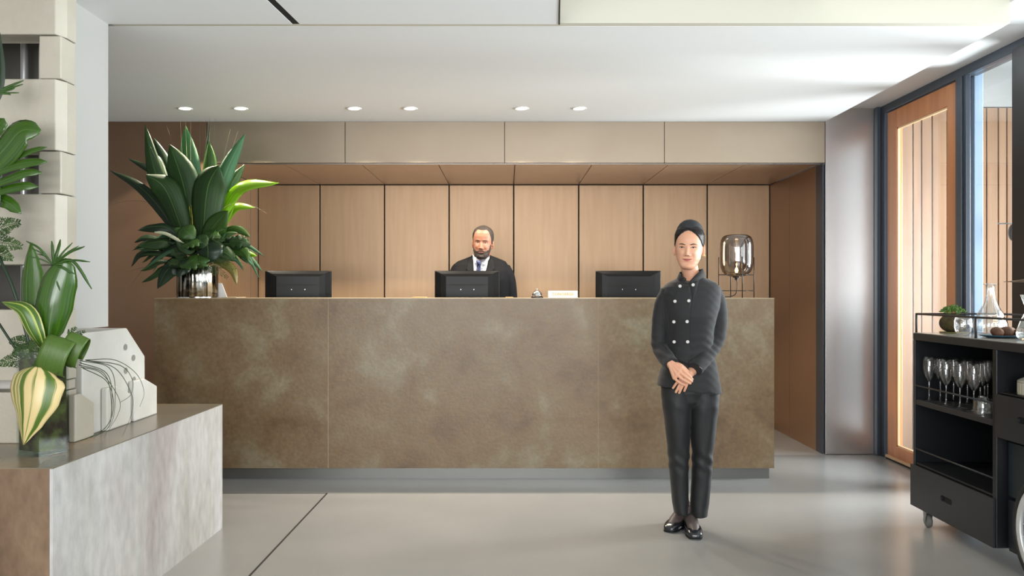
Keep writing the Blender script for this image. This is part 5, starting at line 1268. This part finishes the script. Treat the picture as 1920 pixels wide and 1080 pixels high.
for i in range(9):
    x = 350+i*3.2; mk('spike_bloom', MB().tube(bez(V(x,470,-.05), V(x-3+i*.4,420,-.07), V(x-8+i*1.0,372+i*3,-.07), 14), [.002+.0018*abs(math.sin(k*1.7)) for k in range(15)], 6), mat('bloom_yellow', srgb(176,170,60), .6) if i == 0 else bpy.data.materials['bloom_yellow'], ar, smooth=True)

# ---------------- arrangement in the square glass vase on the plinth
YL = 2.96; sL = 1500/YL
def U(px, py, d=0): return P(px, py, YL+d)
vx, vy = wxL = (P(73, 845, 2.92).x, 2.945)
RT = Matrix.Translation((vx, vy, ZP+.0005)) @ Matrix.Rotation(R(-24), 4, 'Z')
vz = thing('square_glass_vase', (vx, vy, ZP), 'clear square glass vase packed with brown and green moss on the plinth', 'vase')
hq, hh_ = .060, .375
b = MB()
for (x0, x1, y0, y1) in ((-hq,hq,-hq,-hq+.004),(-hq,hq,hq-.004,hq),(-hq,-hq+.004,-hq+.0041,hq-.0041),(hq-.004,hq,-hq+.0041,hq-.0041)): b.box(x0, x1, y0, y1, 0, hh_, RT)
mk('glass_walls', b, glass('vase_glass', (.94,.97,.95,1), 1.5, 0, .02), vz)
mk('glass_base', MB().box(-hq+.0042, hq-.0042, -hq+.0042, hq-.0042, .0, .014, RT), glass('vase_glass_base', (.75,.82,.78,1), 1.5, .02, .04), vz)
mk('moss_filling', MB().box(-hq+.006, hq-.006, -hq+.006, hq-.006, .0145, hh_-.03, RT), mat('moss_fill', srgb(40,27,15), .9, col2=srgb(78,84,38), scale=16, bump=1, bscale=50, ramp=(.42,.62)), vz)
a2 = thing('foliage_arrangement', (vx, vy, ZP+.3), 'tall arrangement of glossy leaves, folded leaves and curling grass in the square glass vase', 'plant')
M['leaf_gloss'] = leaf_mat('leaf_gloss', srgb(42,76,14), srgb(66,104,24), rough=.24, coat=.5, streak=24)
M['leaf_fold'] = leaf_mat('leaf_fold', srgb(72,100,36), srgb(84,112,44), rough=.38, streak=60, coat=.1, rib=srgb(74,110,48))
# variegated: cream blade with green bands by width position
def stripe_mat(name, stops):
    m = bpy.data.materials.new(name); m.use_nodes = True; nt = m.node_tree; b = nt.nodes['Principled BSDF']; L = nt.links
    uv = nt.nodes.new('ShaderNodeUVMap'); sp = nt.nodes.new('ShaderNodeSeparateXYZ'); L.new(uv.outputs[0], sp.inputs[0])
    mp = nt.nodes.new('ShaderNodeMapping'); mp.inputs['Scale'].default_value = (60, 2, 1); L.new(uv.outputs[0], mp.inputs[0])
    n = nt.nodes.new('ShaderNodeTexNoise'); n.inputs['Scale'].default_value = 1; L.new(mp.outputs[0], n.inputs['Vector'])
    ma = nt.nodes.new('ShaderNodeMath'); ma.operation = 'MULTIPLY_ADD'; ma.inputs[1].default_value = .09; L.new(n.outputs['Fac'], ma.inputs[0]); L.new(sp.outputs[0], ma.inputs[2])
    sb = nt.nodes.new('ShaderNodeMath'); sb.operation = 'SUBTRACT'; sb.inputs[1].default_value = .045; L.new(ma.outputs[0], sb.inputs[0])
    r = nt.nodes.new('ShaderNodeValToRGB'); e = r.color_ramp.elements; r.color_ramp.interpolation = 'LINEAR'
    while len(e) < len(stops): e.new(.5)
    for k, (p, c_) in enumerate(stops): e[k].position = p; e[k].color = c_
    L.new(sb.outputs[0], r.inputs[0]); L.new(r.outputs[0], b.inputs['Base Color']); b.inputs['Roughness'].default_value = .35; return m
cr, gr, g2 = srgb(200,180,128), srgb(84,106,30), srgb(58,86,24)
hosta_m = stripe_mat('variegated_leaf', [(0,cr),(.10,cr),(.13,gr),(.22,g2),(.26,gr),(.30,cr),(.44,cr),(.46,gr),(.50,cr),(.62,cr),(.65,gr),(.72,g2),(.75,cr),(.79,gr),(.83,cr),(.88,gr),(.93,cr),(1,cr)])
edge_m = stripe_mat('edged_leaf', [(0,srgb(190,190,120)),(.06,srgb(190,190,120)),(.10,g2),(.24,srgb(70,106,34)),(.27,srgb(170,176,90)),(.30,g2),(.60,srgb(60,96,30)),(.72,srgb(170,176,90)),(.75,g2),(.92,g2),(.96,srgb(190,190,120)),(1,srgb(190,190,120))])
leaf('glossy_leaf', [U(62,640,.01), U(52,590,.0), U(50,520,.02), U(57,456,.03)], 60/sL, M['leaf_gloss'], a2, prof=[(0,.3),(.15,.75),(.4,1),(.7,.9),(.88,.5),(1,.04)], cup=.25, face=(-.3,-1,.1), tip=.8, lab='upright glossy green leaf at the left')
leaf('glossy_leaf', [U(88,645,-.01), U(96,590,-.03), U(106,540,-.03), U(125,484,-.02)], 64/sL, M['leaf_gloss'], a2, prof=[(0,.3),(.15,.75),(.42,1),(.75,.95),(.92,.6),(1,.05)], cup=.22, face=(.35,-1,.15), tip=.8, lab='upright glossy green leaf at the right')
leaf('edged_leaf', [U(85,662,-.02), U(66,622,-.06), U(44,580,-.07), U(3,566,-.05)], 32/sL, edge_m, a2, mid=.5, cup=.2, face=(.2,-1,.3), lab='narrow leaf with pale edges')
hprof = [(0,.30),(.08,.62),(.22,.90),(.42,1),(.62,.86),(.82,.48),(.93,.2),(1,.02)]
leaf('variegated_leaf', [U(70,688,-.105), U(60,715,-.125), U(55,765,-.135), U(44,834,-.12)], 100/sL, hosta_m, a2, prof=hprof, cup=.20, face=(0,-1,.05), n=24, m=21, lab='large cream and green striped leaf hanging over the vase front')
# folded leaf loops: flat band rolled over
def loop(c0, ax, w_, h_, d_, name='folded_leaf'):
    pts = []
    for k in range(21):
        a = R(-100+k*15.5); pts.append((math.cos(a)*d_*.5, math.sin(a)*h_*.5))
    vs, uvs = [], []; ax = ax.normalized(); up = Vector((0,0,1)); up = (up-ax*up.dot(ax)).normalized(); dp = ax.cross(up)
    for i, (a, c_) in enumerate(pts):
        for j in range(9):
            u = j/8; vs.append(c0+ax*(u-.5)*w_+up*c_*(1+.05*math.sin(u*3))+dp*a); uvs.append((u, i/20))
    b = MB(); b.add(vs, [(i*9+j, i*9+j+1, (i+1)*9+j+1, (i+1)*9+j) for i in range(20) for j in range(8)])
    o = mk(name, b, M['leaf_fold'], a2, smooth=True, solid=.0012); uvl = o.data.uv_layers.new(name='UVMap')
    idx = np.empty(len(o.data.loops), 'i'); o.data.loops.foreach_get('vertex_index', idx); uvl.data.foreach_set('uv', np.array(uvs, 'f')[idx].ravel()); return o
loop(U(107,667,-.075), Vector((1,.1,-.35)), 50/sL, 66/sL, .075)
loop(U(138,656,-.045), Vector((1,.15,-.45)), 36/sL, 58/sL, .065)
# palm-like spray
pb = (100,497,-.02)
for i, (x, y, wd, sg) in enumerate([(97,452,6,0),(113,449,7,0),(136,455,4,-3),(148,461,3,-4),(159,462,5,-6),(169,491,4,-6),(172,542,6,-30),(140,514,3,-4),(142,519,3,-3),(49,452,4,-8),(61,466,3,-5),(48,481,2.5,-4),(112,545,3,6),(126,500,4,-3),(70,476,3,-6)]):
    mx2, my2 = (pb[0]+x)/2, (pb[1]+y)/2+sg
    leaf('palm_blade', [U(*pb), U(mx2, my2, -.03), U(x, y, -.02+.03*math.sin(i))], wd/sL, M['leaf_mid'], a2, n=10, m=3, cup=.2, prof=[(0,.5),(.3,1),(.8,.9),(1,.3)])
mk('palm_stem', MB().tube(catmull([U(100,497,-.02), U(96,560,.0), U(88,640,.01), U(80,690,.0)], 5), .0022, 8), M['grass_dark'], a2, smooth=True)
# curling grass
for i, (q0, q1, q2, q3, q4) in enumerate([((150,676),(205,690),(216,740),(205,800),(152,826)),((150,680),(200,700),(210,750),(200,805),(140,829)),((148,684),(195,700),(208,745),(205,790),(176,822)),
     ((152,688),(190,700),(222,745),(222,775),(196,818)),((160,675),(215,690),(245,735),(248,770),(230,818)),((162,676),(225,685),(248,712),(245,740),(225,755)),((162,675),(215,675),(255,700),(270,735),(262,763)),((155,690),(200,715),(213,760),(200,800),(160,824))]):
    mk('grass_blade', MB().tube(catmull([U(*q, -.06-.012*i+.02*k) for k, q in enumerate((q0,q1,q2,q3,q4))], 7), [.0029*(1-.75*k/28) for k in range(29)], 5, flat=.6), M['grass_dark'], a2, smooth=True)
# conifer sprigs
for i, (a, c_, n_, l_) in enumerate((((62,668,.0),(2,682,-.02),16,.05),((60,650,.0),(22,640,.0),14,.045),((70,672,-.05),(60,640,-.09),12,.03),((90,672,-.06),(62,690,-.10),12,.03),((80,665,-.05),(100,690,-.10),12,.03),((130,640,.0),(158,622,.0),7,.022),((122,635,.0),(142,615,.0),7,.02),((-14,432,.02),(36,418,.0),16,.05),((-16,455,.02),(38,462,.0),16,.05),((-14,475,.02),(22,485,.0),12,.04),((70,660,-.02),(30,660,-.04),14,.045),((100,690,-.04),(108,700,-.1),8,.02))):
    fern('conifer_sprig', U(*a), U(*c_), a2, n=n_, ln=l_, m='fern', sag=.008, rr=.0011, seed=20+i)
# long stems rising to the left, split monstera leaves
for pp, r_ in (([(68,700,.0),(48,620,-.01),(24,540,-.01),(2,490,-.0),(-20,440,.02)], .0055), ([(70,705,.01),(46,680,.0),(20,640,.0),(-6,600,.0),(-30,560,0)], .0045), ([(-8,240,.0),(2,300,.0),(-2,380,.0),(-10,460,.0),(-20,500,0)], .005)):
    mk('long_stem', MB().tube(catmull([U(*p) for p in pp], 6), r_, 10), M['leaf_deep'], a2, smooth=True)
mprof = [(0,.5),(.1,.9),(.35,1),(.6,.9),(.85,.55),(1,.06)]
leaf('split_leaf_lobe', [U(-30,320,.0), U(8,280,-.02), U(40,245,-.03), U(76,246,-.02)], 62/sL, M['leaf_gloss'], a2, prof=[(0,.8),(.3,1),(.6,.95),(.85,.6),(1,.12)], cup=.1, face=(0,-1,.3))
for i, (pp, wd) in enumerate([([(-30,312,.0),(20,298,-.01),(60,282,-.02),(88,276,-.02)], 13), ([(-30,330,.0),(20,312,-.02),(55,304,-.02),(88,303,-.02)], 21), ([(-30,352,.0),(20,334,-.02),(50,323,-.02),(80,324,-.01)], 19), ([(-30,366,.0),(20,352,-.01),(45,348,-.02),(72,350,-.01)], 20),
      ([(-30,345,.03),(0,372,.02),(18,382,.02),(40,401,.02)], 26), ([(-20,260,.02),(-6,240,.0),(2,230,.0),(8,222,.0)], 30)]):
    leaf('split_leaf_lobe', [U(*p) for p in pp], wd/sL, M['leaf_gloss'], a2, prof=[(0,.9),(.5,1),(.8,.8),(1,.08)], cup=.1, face=(0,-1,.35), wav=.03, seed=i)
for i, (x, y, wd) in enumerate([(44,151,5),(43,158,4),(36,174,3),(28,165,4),(20,178,3)]):
    leaf('palm_blade', [U(-14,176,0), U(14,(176+y)/2-1,0), U(x, y, 0)], wd/sL, M['leaf_mid'], a2, n=8, m=3, prof=[(0,.5),(.3,1),(.8,.9),(1,.4)])
leaf('dark_leaf', [U(-8,200,.0), U(0,170,-.0), U(3,120,0), U(-2,50,0)], 12/sL, M['leaf_deep'], a2, mid=.5)
